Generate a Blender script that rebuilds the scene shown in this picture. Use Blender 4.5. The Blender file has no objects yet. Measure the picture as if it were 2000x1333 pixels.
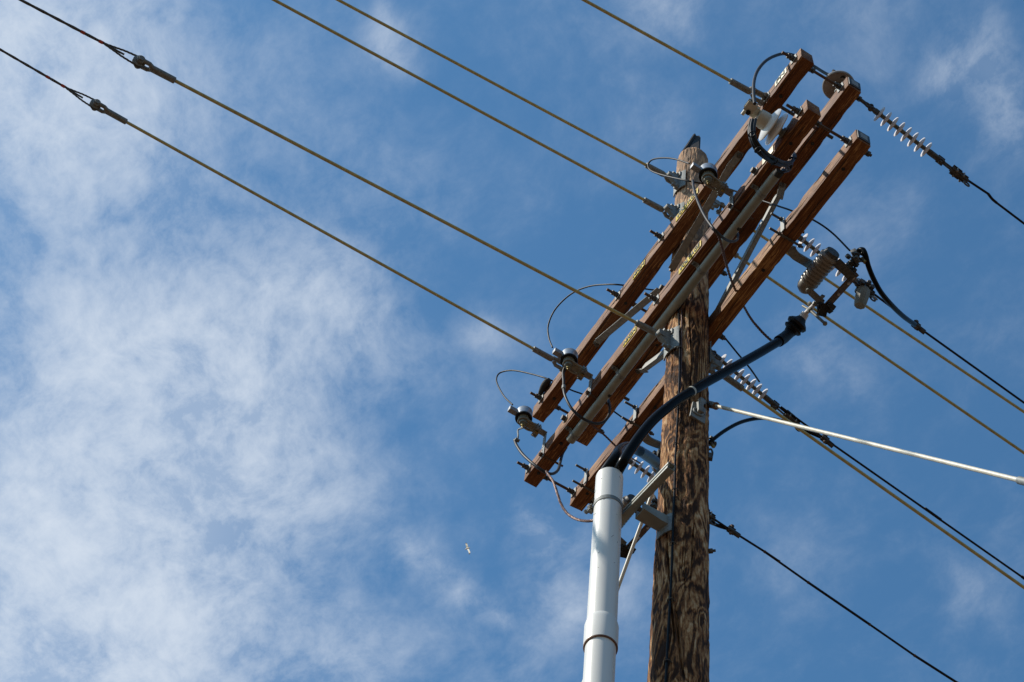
import bpy, bmesh, math, random
from mathutils import Vector, Matrix, noise
random.seed(7)
scene = bpy.context.scene
COL = scene.collection

# ------------------------------------------------------------------ camera
FPX = 3861.86                                   # focal length in pixels of a 2000 px wide picture
CAM = Vector((5.14777, -3.21686, 1.6))
AZ, EL, ROLL = -1.1784722, 1.0063773, 0.1681766
_f = Vector((math.sin(AZ) * math.cos(EL), math.cos(AZ) * math.cos(EL), math.sin(EL)))
_r0 = Vector((math.cos(AZ), -math.sin(AZ), 0))
_u0 = _r0.cross(_f)
R_ = math.cos(ROLL) * _r0 + math.sin(ROLL) * _u0
U_ = -math.sin(ROLL) * _r0 + math.cos(ROLL) * _u0
cd = bpy.data.cameras.new('camera')
cd.sensor_width = 36.0
cd.lens = FPX / 2000 * 36
cd.clip_start, cd.clip_end = 0.1, 5000
cam = bpy.data.objects.new('camera', cd)
COL.objects.link(cam)
cam.matrix_world = Matrix(((R_.x, U_.x, -_f.x, CAM.x), (R_.y, U_.y, -_f.y, CAM.y), (R_.z, U_.z, -_f.z, CAM.z), (0, 0, 0, 1)))
scene.camera = cam


def ray(px, py):                                # sight line through a point of the 2000 x 1333 photograph
    return ((px - 1000) / FPX * R_ - (py - 666.5) / FPX * U_ + _f).normalized()


def at_x(px, py, v):
    d = ray(px, py); return CAM + d * ((v - CAM.x) / d.x)


def at_y(px, py, v):
    d = ray(px, py); return CAM + d * ((v - CAM.y) / d.y)


def at_z(px, py, v):
    d = ray(px, py); return CAM + d * ((v - CAM.z) / d.z)


def path_y(pts):
    return [at_y(*p) for p in pts]


# ------------------------------------------------------------------ sun, sky, exposure
SUN = Vector((-0.335, -0.94, 0.98)).normalized()      # towards the sun
sl = bpy.data.lights.new('sun', 'SUN')
sl.energy = 4.6
sl.angle = math.radians(0.5)
sl.color = (1.0, 0.93, 0.82)
so = bpy.data.objects.new('sun', sl)
COL.objects.link(so)
so.rotation_euler = SUN.to_track_quat('Z', 'Y').to_euler()
scene.view_settings.view_transform = 'Standard'
scene.view_settings.look = 'None'
scene.view_settings.exposure = 0.0
scene.view_settings.gamma = 1.0

world = bpy.data.worlds.new('World')
scene.world = world
world.use_nodes = True
WN = world.node_tree.nodes
WL = world.node_tree.links
WN.clear()


def wnode(t, **kw):
    n = WN.new(t)
    for k, v in kw.items():
        setattr(n, k, v)
    return n


def wmath(op, a, b=None, c=None, clamp=False):
    n = wnode('ShaderNodeMath', operation=op, use_clamp=clamp)
    for i, s in enumerate((a, b, c)):
        if s is None:
            continue
        if isinstance(s, (int, float)):
            n.inputs[i].default_value = s
        else:
            WL.new(s, n.inputs[i])
    return n.outputs[0]


def wvec(op, a, b):
    n = wnode('ShaderNodeVectorMath', operation=op)
    for i, s in enumerate((a, b)):
        if isinstance(s, (tuple, list)):
            n.inputs[i].default_value = s
        else:
            WL.new(s, n.inputs[i])
    return n


tc = wnode('ShaderNodeTexCoord')
sep = wnode('ShaderNodeSeparateXYZ')
WL.new(tc.outputs['Generated'], sep.inputs[0])
zz = wmath('MAXIMUM', sep.outputs[2], 0.06)
cz = wnode('ShaderNodeCombineXYZ')
for i in range(2):
    WL.new(wmath('DIVIDE', sep.outputs[i], zz), cz.inputs[i])
P0 = cz.outputs[0]                                # where the sight line meets a flat cloud layer one unit up
warp = wnode('ShaderNodeTexNoise')
warp.inputs['Scale'].default_value = 9.0
warp.inputs['Detail'].default_value = 3.0
WL.new(P0, warp.inputs['Vector'])
wofs = wvec('SCALE', wvec('SUBTRACT', warp.outputs['Color'], (0.5, 0.5, 0.5)).outputs[0], (0, 0, 0))
wofs.inputs['Scale'].default_value = 0.045
P1 = wvec('ADD', P0, wofs.outputs[0]).outputs[0]
# cloud banks: centre in the cloud layer, reach, thickness (found from where they stand in the photograph)
BANKS = [(40, 90, 240, .95), (300, 60, 160, .42), (60, 300, 210, .60), (350, 330, 180, .34), (120, 640, 220, .56), (430, 640, 200, .66),
         (620, 560, 150, .50), (720, 660, 120, .42), (200, 850, 240, .60), (480, 830, 200, .70), (80, 1050, 260, .62), (330, 1060, 240, .62),
         (80, 1310, 260, 1.15), (300, 1240, 190, .35), (470, 1290, 170, .45), (90, 1000, 150, .2), (40, 160, 160, .3), (330, 720, 150, .25), (600, 1010, 150, .36), (560, 150, 120, .20), (700, 330, 130, .18), (770, 75, 70, .24),
         (700, 1290, 130, .50), (820, 1090, 60, .26), (900, 1170, 60, .26), (950, 660, 65, .32), (1070, 1040, 85, .26), (1085, 1180, 75, .30),
         (1230, 1170, 110, .22), (1320, 25, 85, .24), (1700, 20, 130, .18), (1930, 120, 85, .30), (1960, 240, 80, .32), (1840, 145, 60, .28),
         (1640, 690, 110, .16), (1270, 240, 90, .12), (1180, 50, 100, .12), (1900, 1170, 90, .10), (1560, 1100, 90, .14), (860, 380, 110, .14),
         (1700, 420, 130, .13), (980, 820, 100, .10), (1000, 1290, 120, .2)]
def streak(x0, y0, x1, y1, rad, a, n):
    for k in range(n):
        t = k / (n - 1)
        BANKS.append((x0 + (x1 - x0) * t, y0 + (y1 - y0) * t, rad * (1.1 - .3 * abs(2 * t - 1)), a))


streak(770, 1060, 975, 1205, 34, .26, 6)
streak(1030, 1000, 1110, 1190, 38, .22, 5)
streak(1940, 70, 1965, 290, 42, .20, 5)
streak(1800, 150, 1900, 110, 34, .22, 3)
streak(1290, -10, 1350, 60, 40, .20, 3)
streak(740, 20, 800, 130, 38, .28, 4)
streak(1240, 180, 1310, 260, 34, .14, 3)
streak(1560, 640, 1700, 760, 50, .12, 3)
streak(1860, 1120, 1990, 1240, 45, .07, 4)
streak(1060, 1260, 1240, 1130, 50, .20, 4)
dens = None
for px, py, rad, a in BANKS:
    d = ray(px, py)
    dd = ray(px + rad, py)
    c = Vector((d.x / d.z, d.y / d.z, 0)); c2 = Vector((dd.x / dd.z, dd.y / dd.z, 0))
    rr = (c - c2).length
    dist = wvec('DISTANCE', P1, tuple(c)).outputs['Value']
    g = wmath('MULTIPLY', dist, 1.0 / rr)
    g = wmath('POWER', 2.71828, wmath('MULTIPLY', wmath('MULTIPLY', g, g), -1.0))
    dens = wmath('MULTIPLY', g, a) if dens is None else wmath('MULTIPLY_ADD', g, a, dens)
mp = wnode('ShaderNodeMapping')
mp.inputs['Rotation'].default_value = (0, 0, math.radians(62))
mp.inputs['Scale'].default_value = (1.0, 1.35, 1.0)
WL.new(P1, mp.inputs['Vector'])
n1 = wnode('ShaderNodeTexNoise')
n1.inputs['Scale'].default_value = 9.0
n1.inputs['Detail'].default_value = 9.0
n1.inputs['Roughness'].default_value = 0.6
n1.inputs['Distortion'].default_value = 0.0
WL.new(mp.outputs[0], n1.inputs['Vector'])
n2 = wnode('ShaderNodeTexNoise')
n2.inputs['Scale'].default_value = 34.0
n2.inputs['Detail'].default_value = 8.0
n2.inputs['Roughness'].default_value = 0.68
WL.new(mp.outputs[0], n2.inputs['Vector'])
nn = wmath('ADD', wmath('MULTIPLY', n1.outputs[0], 0.56), wmath('MULTIPLY', n2.outputs[0], 0.44))
n3 = wnode('ShaderNodeTexNoise', noise_type='RIDGED_MULTIFRACTAL')
n3.inputs['Scale'].default_value = 7.0
n3.inputs['Detail'].default_value = 7.0
n3.inputs['Roughness'].default_value = 0.55
WL.new(mp.outputs[0], n3.inputs['Vector'])
fil = wmath('MULTIPLY', n3.outputs[0], 0.5, clamp=True)
tex = wmath('MULTIPLY', wmath('SUBTRACT', nn, 0.33), 3.15)
tex = wmath('MULTIPLY_ADD', wmath('SUBTRACT', fil, 0.4), 0.7, tex, clamp=True)
dm = wmath('MINIMUM', dens, 1.2)
amt = wmath('MULTIPLY_ADD', wmath('MULTIPLY', dm, dm), 0.19, wmath('MULTIPLY', dm, wmath('MULTIPLY_ADD', tex, 0.95, 0.06)))
amt = wmath('MULTIPLY_ADD', wmath('MULTIPLY', tex, tex), 0.11, amt)
amt = wmath('ADD', amt, 0.010)
amt = wmath('SUBTRACT', 1.0, wmath('POWER', 2.71828, wmath('MULTIPLY', amt, -1.35)), clamp=True)
sky = wnode('ShaderNodeTexSky', sky_type='NISHITA')
sky.sun_disc = False
sky.sun_elevation = math.asin(SUN.z)
sky.sun_rotation = math.atan2(SUN.x, SUN.y)
sky.air_density = 1.0
sky.dust_density = 0.6
sky.ozone_density = 1.6
SKYK = 0.10
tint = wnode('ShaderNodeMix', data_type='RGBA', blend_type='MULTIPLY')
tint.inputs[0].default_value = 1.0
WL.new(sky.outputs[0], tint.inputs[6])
low = wnode('ShaderNodeMapRange', interpolation_type='SMOOTHSTEP')     # dimming and warming added to the low sky, warms shade, cuts blue reflections
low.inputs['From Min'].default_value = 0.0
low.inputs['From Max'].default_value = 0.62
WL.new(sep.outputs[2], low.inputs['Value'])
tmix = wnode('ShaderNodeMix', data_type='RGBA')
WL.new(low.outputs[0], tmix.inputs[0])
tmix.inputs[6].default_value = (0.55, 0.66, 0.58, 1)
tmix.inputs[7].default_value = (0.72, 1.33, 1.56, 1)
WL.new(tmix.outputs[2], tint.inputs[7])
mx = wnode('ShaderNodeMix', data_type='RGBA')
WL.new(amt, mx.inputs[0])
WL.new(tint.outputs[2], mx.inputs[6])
mx.inputs[7].default_value = (7.4, 8.1, 9.0, 1)     # sunlit ice cloud, in the sky texture's own units
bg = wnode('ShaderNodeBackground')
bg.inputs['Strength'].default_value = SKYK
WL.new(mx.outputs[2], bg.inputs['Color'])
wo = wnode('ShaderNodeOutputWorld')
WL.new(bg.outputs[0], wo.inputs['Surface'])

# ------------------------------------------------------------------ materials
def mat(name, c1, c2=None, rough=0.6, metal=0.0, scale=30.0, stretch=(1, 1, 1), bump=0.0, detail=6.0, lo=0.35, hi=0.65, spec=None, coat=0.0):
    m = bpy.data.materials.new(name)
    m.use_nodes = True
    N, L = m.node_tree.nodes, m.node_tree.links
    b = N['Principled BSDF']
    b.inputs['Roughness'].default_value = rough
    b.inputs['Metallic'].default_value = metal
    if spec is not None:
        b.inputs['Specular IOR Level'].default_value = spec
    if coat:
        b.inputs['Coat Weight'].default_value = coat
    if c2 is None:
        c2 = tuple(min(1, v * 0.72) for v in c1)
    t = N.new('ShaderNodeTexCoord')
    mpn = N.new('ShaderNodeMapping')
    mpn.inputs['Scale'].default_value = stretch
    L.new(t.outputs['Object'], mpn.inputs['Vector'])
    n = N.new('ShaderNodeTexNoise')
    n.inputs['Scale'].default_value = scale
    n.inputs['Detail'].default_value = detail
    L.new(mpn.outputs[0], n.inputs['Vector'])
    r = N.new('ShaderNodeValToRGB')
    r.color_ramp.elements[0].position = lo
    r.color_ramp.elements[1].position = hi
    r.color_ramp.elements[0].color = (*c2, 1)
    r.color_ramp.elements[1].color = (*c1, 1)
    L.new(n.outputs[0], r.inputs[0])
    L.new(r.outputs[0], b.inputs['Base Color'])
    if bump:
        bp = N.new('ShaderNodeBump')
        bp.inputs['Strength'].default_value = bump
        bp.inputs['Distance'].default_value = 0.01
        L.new(n.outputs[0], bp.inputs['Height'])
        L.new(bp.outputs[0], b.inputs['Normal'])
    rm = N.new('ShaderNodeMapRange')
    rm.inputs['To Min'].default_value = max(0.05, rough - 0.10)
    rm.inputs['To Max'].default_value = min(1.0, rough + 0.12)
    L.new(n.outputs[0], rm.inputs[0])
    L.new(rm.outputs[0], b.inputs['Roughness'])
    return m


def arm_wood(name, light, mid, dark, seed):
    """sawn fir: grain lines running along x, blotchy stain, a few drying checks"""
    m = bpy.data.materials.new(name)
    m.use_nodes = True
    N, L = m.node_tree.nodes, m.node_tree.links
    b = N['Principled BSDF']
    b.inputs['Roughness'].default_value = 0.66
    b.inputs['Specular IOR Level'].default_value = 0.28
    t = N.new('ShaderNodeTexCoord')
    ofs = N.new('ShaderNodeMapping')
    ofs.inputs['Location'].default_value = (seed * 3.1, seed * 0.7, seed * 1.3)
    L.new(t.outputs['Object'], ofs.inputs['Vector'])

    def ntex(scale3, scale, detail, dist=0.0):
        mm = N.new('ShaderNodeMapping')
        mm.inputs['Scale'].default_value = scale3
        L.new(ofs.outputs[0], mm.inputs['Vector'])
        n = N.new('ShaderNodeTexNoise')
        n.inputs['Scale'].default_value = scale
        n.inputs['Detail'].default_value = detail
        n.inputs['Distortion'].default_value = dist
        L.new(mm.outputs[0], n.inputs['Vector'])
        return n.outputs[0]
    grain = ntex((0.035, 1, 1), 150, 4, 0.3)
    rings = ntex((0.10, 1, 1), 28, 2, 0.8)
    blot = ntex((0.45, 1, 1), 6, 5)
    fine = ntex((0.3, 1, 1), 260, 3)
    w = N.new('ShaderNodeMath'); w.operation = 'MULTIPLY'; w.inputs[1].default_value = 42
    L.new(rings, w.inputs[0])
    s = N.new('ShaderNodeMath'); s.operation = 'SINE'
    L.new(w.outputs[0], s.inputs[0])
    a = N.new('ShaderNodeMath'); a.operation = 'MULTIPLY_ADD'; a.inputs[1].default_value = 0.10
    L.new(s.outputs[0], a.inputs[0]); L.new(grain, a.inputs[2])
    a2 = N.new('ShaderNodeMath'); a2.operation = 'MULTIPLY_ADD'; a2.inputs[1].default_value = 0.7
    L.new(blot, a2.inputs[0]); L.new(a.outputs[0], a2.inputs[2])
    a3 = N.new('ShaderNodeMath'); a3.operation = 'MULTIPLY_ADD'; a3.inputs[1].default_value = 0.25
    L.new(fine, a3.inputs[0]); L.new(a2.outputs[0], a3.inputs[2])
    r = N.new('ShaderNodeValToRGB')
    e = r.color_ramp.elements
    e[0].position = 0.70; e[0].color = (*dark, 1)
    e[1].position = 1.22 if False else 0.99; e[1].color = (*mid, 1)
    x = e.new(0.90); x.color = tuple(0.5 * (p + q) for p, q in zip(dark, mid)) + (1,)
    mr = N.new('ShaderNodeMapRange')
    mr.inputs['From Min'].default_value = 0.55
    mr.inputs['From Max'].default_value = 1.35
    L.new(a3.outputs[0], mr.inputs[0])
    e[0].position = 0.12; x.position = 0.42; e[1].position = 0.62
    y = e.new(0.85); y.color = (*light, 1)
    L.new(mr.outputs[0], r.inputs[0])
    L.new(r.outputs[0], b.inputs['Base Color'])
    bp = N.new('ShaderNodeBump')
    bp.inputs['Strength'].default_value = 0.45
    bp.inputs['Distance'].default_value = 0.006
    L.new(a3.outputs[0], bp.inputs['Height'])
    L.new(bp.outputs[0], b.inputs['Normal'])
    return m


def pole_r(z):
    return 0.1389 - 0.0067 * (z - 8.436)


def on_pole(px, py, ofs=0.0):
    """nearest point of the sight line on the pole's surface swollen by ofs"""
    d = ray(px, py)
    z = 10.0
    for _ in range(12):
        r = pole_r(z) + ofs
        a = d.x ** 2 + d.y ** 2
        b = CAM.x * d.x + CAM.y * d.y
        c = CAM.x ** 2 + CAM.y ** 2 - r * r
        t = (-b - math.sqrt(max(b * b - a * c, 0.0))) / a
        p = CAM + d * t
        z = p.z
    return p


KNOTS = [tuple(on_pole(*k)) for k in ((1338, 1123), (1311, 860), (1372, 1215), (1356, 655), (1366, 905), (1281, 1190))]


def pole_wood():
    m = bpy.data.materials.new('weathered_pole_wood')
    m.use_nodes = True
    N, L = m.node_tree.nodes, m.node_tree.links
    b = N['Principled BSDF']
    b.inputs['Roughness'].default_value = 0.85
    b.inputs['Specular IOR Level'].default_value = 0.2
    t = N.new('ShaderNodeTexCoord')

    def ntex(scale3, scale, detail, dist=0.0, rough=0.5):
        mm = N.new('ShaderNodeMapping')
        mm.inputs['Scale'].default_value = scale3
        L.new(t.outputs['Object'], mm.inputs['Vector'])
        n = N.new('ShaderNodeTexNoise')
        n.inputs['Scale'].default_value = scale
        n.inputs['Detail'].default_value = detail
        n.inputs['Distortion'].default_value = dist
        n.inputs['Roughness'].default_value = rough
        L.new(mm.outputs[0], n.inputs['Vector'])
        return n.outputs[0]

    def mth(op, a, b_=None, c=None):
        n = N.new('ShaderNodeMath'); n.operation = op
        for i, s in enumerate((a, b_, c)):
            if s is None: continue
            if isinstance(s, (int, float)): n.inputs[i].default_value = s
            else: L.new(s, n.inputs[i])
        return n.outputs[0]
    knots = None
    fig = ntex((1, 1, 0.24), 5.5, 4.0, 1.1)          # the swirling figure left by knots: contour lines of a soft noise
    for kp in KNOTS:                                   # the grain sweeps round each knot
        vm = N.new('ShaderNodeVectorMath'); vm.operation = 'SUBTRACT'
        L.new(t.outputs['Object'], vm.inputs[0]); vm.inputs[1].default_value = kp
        sc = N.new('ShaderNodeVectorMath'); sc.operation = 'MULTIPLY'
        L.new(vm.outputs[0], sc.inputs[0]); sc.inputs[1].default_value = (1, 1, .5)
        le = N.new('ShaderNodeVectorMath'); le.operation = 'LENGTH'
        L.new(sc.outputs[0], le.inputs[0])
        q_ = mth('MULTIPLY', le.outputs['Value'], 1 / .042)
        fig = mth('MULTIPLY_ADD', mth('POWER', 2.71828, mth('MULTIPLY', mth('MULTIPLY', q_, q_), -1.0)), 0.20, fig)
        q2 = mth('MULTIPLY', le.outputs['Value'], 1 / .013)
        core = mth('POWER', 2.71828, mth('MULTIPLY', mth('MULTIPLY', q2, q2), -1.0))
        knots = core if knots is None else mth('ADD', knots, core)
    band = mth('SINE', mth('MULTIPLY', fig, 52))
    fibre = ntex((1, 1, 0.05), 150, 4)
    blot = ntex((1, 1, 0.4), 7, 5, 0.3)
    flake = ntex((1, 1, 0.20), 30, 5, 1.6, 0.62)
    fine = ntex((1, 1, 0.5), 130, 4)
    h = mth('MULTIPLY_ADD', band, 0.115, mth('MULTIPLY', flake, 0.80))
    h = mth('MULTIPLY_ADD', fibre, 0.30, h)
    h = mth('MULTIPLY_ADD', blot, 0.70, h)
    h = mth('MULTIPLY_ADD', fine, 0.22, h)
    h = mth('MULTIPLY_ADD', knots, -0.38, h)
    slit = ntex((1, 1, 0.025), 75, 3, 0.4)
    h = mth('SUBTRACT', h, mth('MULTIPLY', mth('GREATER_THAN', slit, 0.665), 0.35))
    mr = N.new('ShaderNodeMapRange')
    mr.inputs['From Min'].default_value = 0.79
    mr.inputs['From Max'].default_value = 1.34
    L.new(h, mr.inputs[0])
    r = N.new('ShaderNodeValToRGB')
    e = r.color_ramp.elements
    e[0].position = 0.15; e[0].color = (0.045, 0.020, 0.009, 1)
    e[1].position = 0.92; e[1].color = (0.70, 0.49, 0.29, 1)
    for p, c in ((0.30, (0.115, 0.048, 0.018)), (0.46, (0.275, 0.120, 0.044)), (0.66, (0.48, 0.265, 0.118))):
        k = e.new(p); k.color = (*c, 1)
    L.new(mr.outputs[0], r.inputs[0])
    # the top metre has weathered to a pale grey-tan
    sz = N.new('ShaderNodeSeparateXYZ'); L.new(t.outputs['Object'], sz.inputs[0])
    bl = N.new('ShaderNodeMapRange'); bl.interpolation_type = 'SMOOTHSTEP'
    bl.inputs['From Min'].default_value = 11.6; bl.inputs['From Max'].default_value = 13.0; bl.inputs['To Max'].default_value = 0.36
    L.new(mth('MULTIPLY_ADD', blot, 1.2, mth('SUBTRACT', sz.outputs[2], 0.6)), bl.inputs['Value'])
    bx = N.new('ShaderNodeMix'); bx.data_type = 'RGBA'
    L.new(bl.outputs[0], bx.inputs[0]); L.new(r.outputs[0], bx.inputs[6]); bx.inputs[7].default_value = (0.68, 0.49, 0.345, 1)
    L.new(bx.outputs[2], b.inputs['Base Color'])
    bp = N.new('ShaderNodeBump')
    bp.inputs['Strength'].default_value = 0.9
    bp.inputs['Distance'].default_value = 0.012
    L.new(h, bp.inputs['Height'])
    L.new(bp.outputs[0], b.inputs['Normal'])
    return m


M = {}
M['pole'] = pole_wood()
M['arm'] = [arm_wood('sawn_fir_%s' % k, l, mi, d, i + 1) for i, (k, l, mi, d) in enumerate((
    ('tan', (.43, .235, .092), (.285, .124, .043), (.085, .025, .007)), ('brown', (.40, .215, .086), (.255, .108, .038), (.075, .022, .007)),
    ('honey', (.42, .215, .080), (.275, .112, .036), (.085, .025, .007)), ('amber', (.50, .285, .108), (.335, .15, .050), (.10, .031, .009))))]
M['tar'] = mat('tarred_wood', (.030, .028, .026), (.010, .010, .010), 0.8, scale=60, bump=.3)
M['galv'] = mat('galvanised_steel', (.29, .30, .29), (.195, .205, .20), 0.64, 0.25, scale=45, bump=.05)
M['galv_dull'] = mat('dull_galvanised_iron', (.27, .28, .27), (.17, .18, .17), 0.66, 0.3, scale=60, bump=.12)
M['dark_iron'] = mat('dark_forged_iron', (.125, .125, .12), (.060, .060, .057), 0.6, 0.5, scale=70, bump=.15)
M['rust'] = mat('rusty_bolt_steel', (.17, .11, .075), (.08, .05, .035), 0.75, 0.35, scale=90, bump=.2)
M['fibre'] = mat('yellowed_fibreglass', (.60, .53, .235), (.46, .40, .17), 0.45, scale=25, bump=.03)
M['fibre_pale'] = mat('pale_fibreglass', (.72, .68, .56), (.60, .56, .45), 0.42, scale=25, bump=.02)
M['strand'] = mat('steel_strand', (.12, .115, .10), (.06, .058, .05), 0.6, 0.2, scale=300, bump=.3)
M['red'] = mat('orange_red_marking_paint', (.55, .075, .03), (.42, .05, .02), 0.6)
M['black'] = mat('black_rubber_insulation', (.016, .016, .017), (.009, .009, .010), 0.5, scale=60, bump=.03, spec=.22)
M['black_gloss'] = mat('glossy_black_cable_jacket', (.010, .0098, .0095), (.007, .007, .007), 0.24, scale=9, spec=.07)
M['blue_tube'] = mat('blue_grey_heat_shrink', (.075, .125, .20), (.05, .09, .15), 0.30, scale=40)
M['grey_cable'] = mat('grey_cable_jacket', (.040, .038, .037), (.024, .023, .023), 0.5, scale=60, spec=.25)
M['copper'] = mat('brown_tarnished_copper', (.17, .085, .060), (.085, .045, .035), 0.55, 0.4, scale=200, bump=.2)
M['pvc'] = mat('white_pvc', (.80, .785, .735), (.73, .715, .67), 0.34, scale=16, stretch=(1, 1, .12), spec=.4, lo=.25, hi=.6)
M['pvc_grey'] = mat('grey_pvc', (.285, .295, .255), (.225, .235, .20), 0.45, scale=14)
M['white'] = mat('white_silicone', (.74, .70, .69), (.62, .58, .57), 0.5, scale=40)
M['white_gloss'] = mat('white_glazed_polymer', (.80, .80, .79), (.72, .72, .71), 0.32, scale=30)
M['cream'] = mat('cream_cast_polymer', (.60, .58, .48), (.50, .48, .39), 0.5, scale=30)
M['core'] = mat('olive_grey_rubber_core', (.16, .155, .115), (.10, .10, .07), 0.55, scale=60)
M['porcelain'] = mat('taupe_porcelain', (.255, .23, .19), (.205, .182, .15), 0.32, scale=18)
M['disc'] = mat('grey_porcelain', (.30, .275, .245), (.24, .22, .195), 0.38, scale=20)
M['alu'] = mat('brushed_aluminium', (.47, .48, .49), (.38, .39, .40), 0.38, 0.7, scale=40, stretch=(1, 1, 12))
M['alu_flat'] = mat('anodised_grey_block', (.30, .31, .33), (.24, .25, .265), 0.5, 0.3, scale=40)
M['tan_poly'] = mat('tan_grey_moulded_polymer', (.24, .235, .19), (.17, .165, .13), 0.55, scale=30)
M['yellow'] = mat('yellow_sign_plastic', (.64, .46, .016), (.52, .37, .012), 0.55, scale=20, spec=.2)
M['sign_ink'] = mat('faded_green_grey_lettering', (.075, .105, .095), (.05, .07, .062), 0.6)
M['cream_sign'] = mat('cream_sign_plastic', (.72, .66, .46), (.60, .54, .36), 0.5, scale=20)
M['tag_dark'] = mat('charcoal_tag', (.050, .050, .050), (.035, .035, .035), 0.5)
M['tag_pale'] = mat('pale_grey_tag_panel', (.34, .345, .33), (.17, .172, .165), 0.55, scale=170)
M['rust_pipe'] = mat('brownish_cement_ring', (.24, .13, .085), (.16, .09, .06), 0.7)
M['feather'] = mat('pale_gull_feathers', (.86, .84, .76), (.66, .58, .44), 0.9, scale=4)
M['feather_dark'] = mat('dark_wing_tip_feathers', (.03, .03, .035), (.02, .02, .02), 0.9)
M['ground'] = mat('dry_sandy_ground', (.105, .055, .025), (.08, .042, .019), 0.95, scale=2.0, bump=.3)
M['brass'] = mat('dull_brass', (.34, .26, .09), (.22, .16, .06), 0.45, 0.7)


# ------------------------------------------------------------------ mesh helpers
def frame_from(axis):
    a = axis.normalized()
    h = Vector((0, 0, 1)) if abs(a.z) < 0.9 else Vector((1, 0, 0))
    u = a.cross(h).normalized()
    return u, a.cross(u).normalized(), a


def cr(pts, n=8):
    """Catmull-Rom through the points"""
    pts = [Vector(p) for p in pts]
    if len(pts) < 3:
        return pts
    P = [2 * pts[0] - pts[1]] + pts + [2 * pts[-1] - pts[-2]]
    out = []
    for i in range(1, len(P) - 2):
        a, b, c, d = P[i - 1:i + 3]
        for k in range(n):
            t = k / n
            out.append(0.5 * ((2 * b) + (c - a) * t + (2 * a - 5 * b + 4 * c - d) * t * t + (3 * b - a - 3 * c + d) * t ** 3))
    out.append(pts[-1])
    return out


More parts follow.
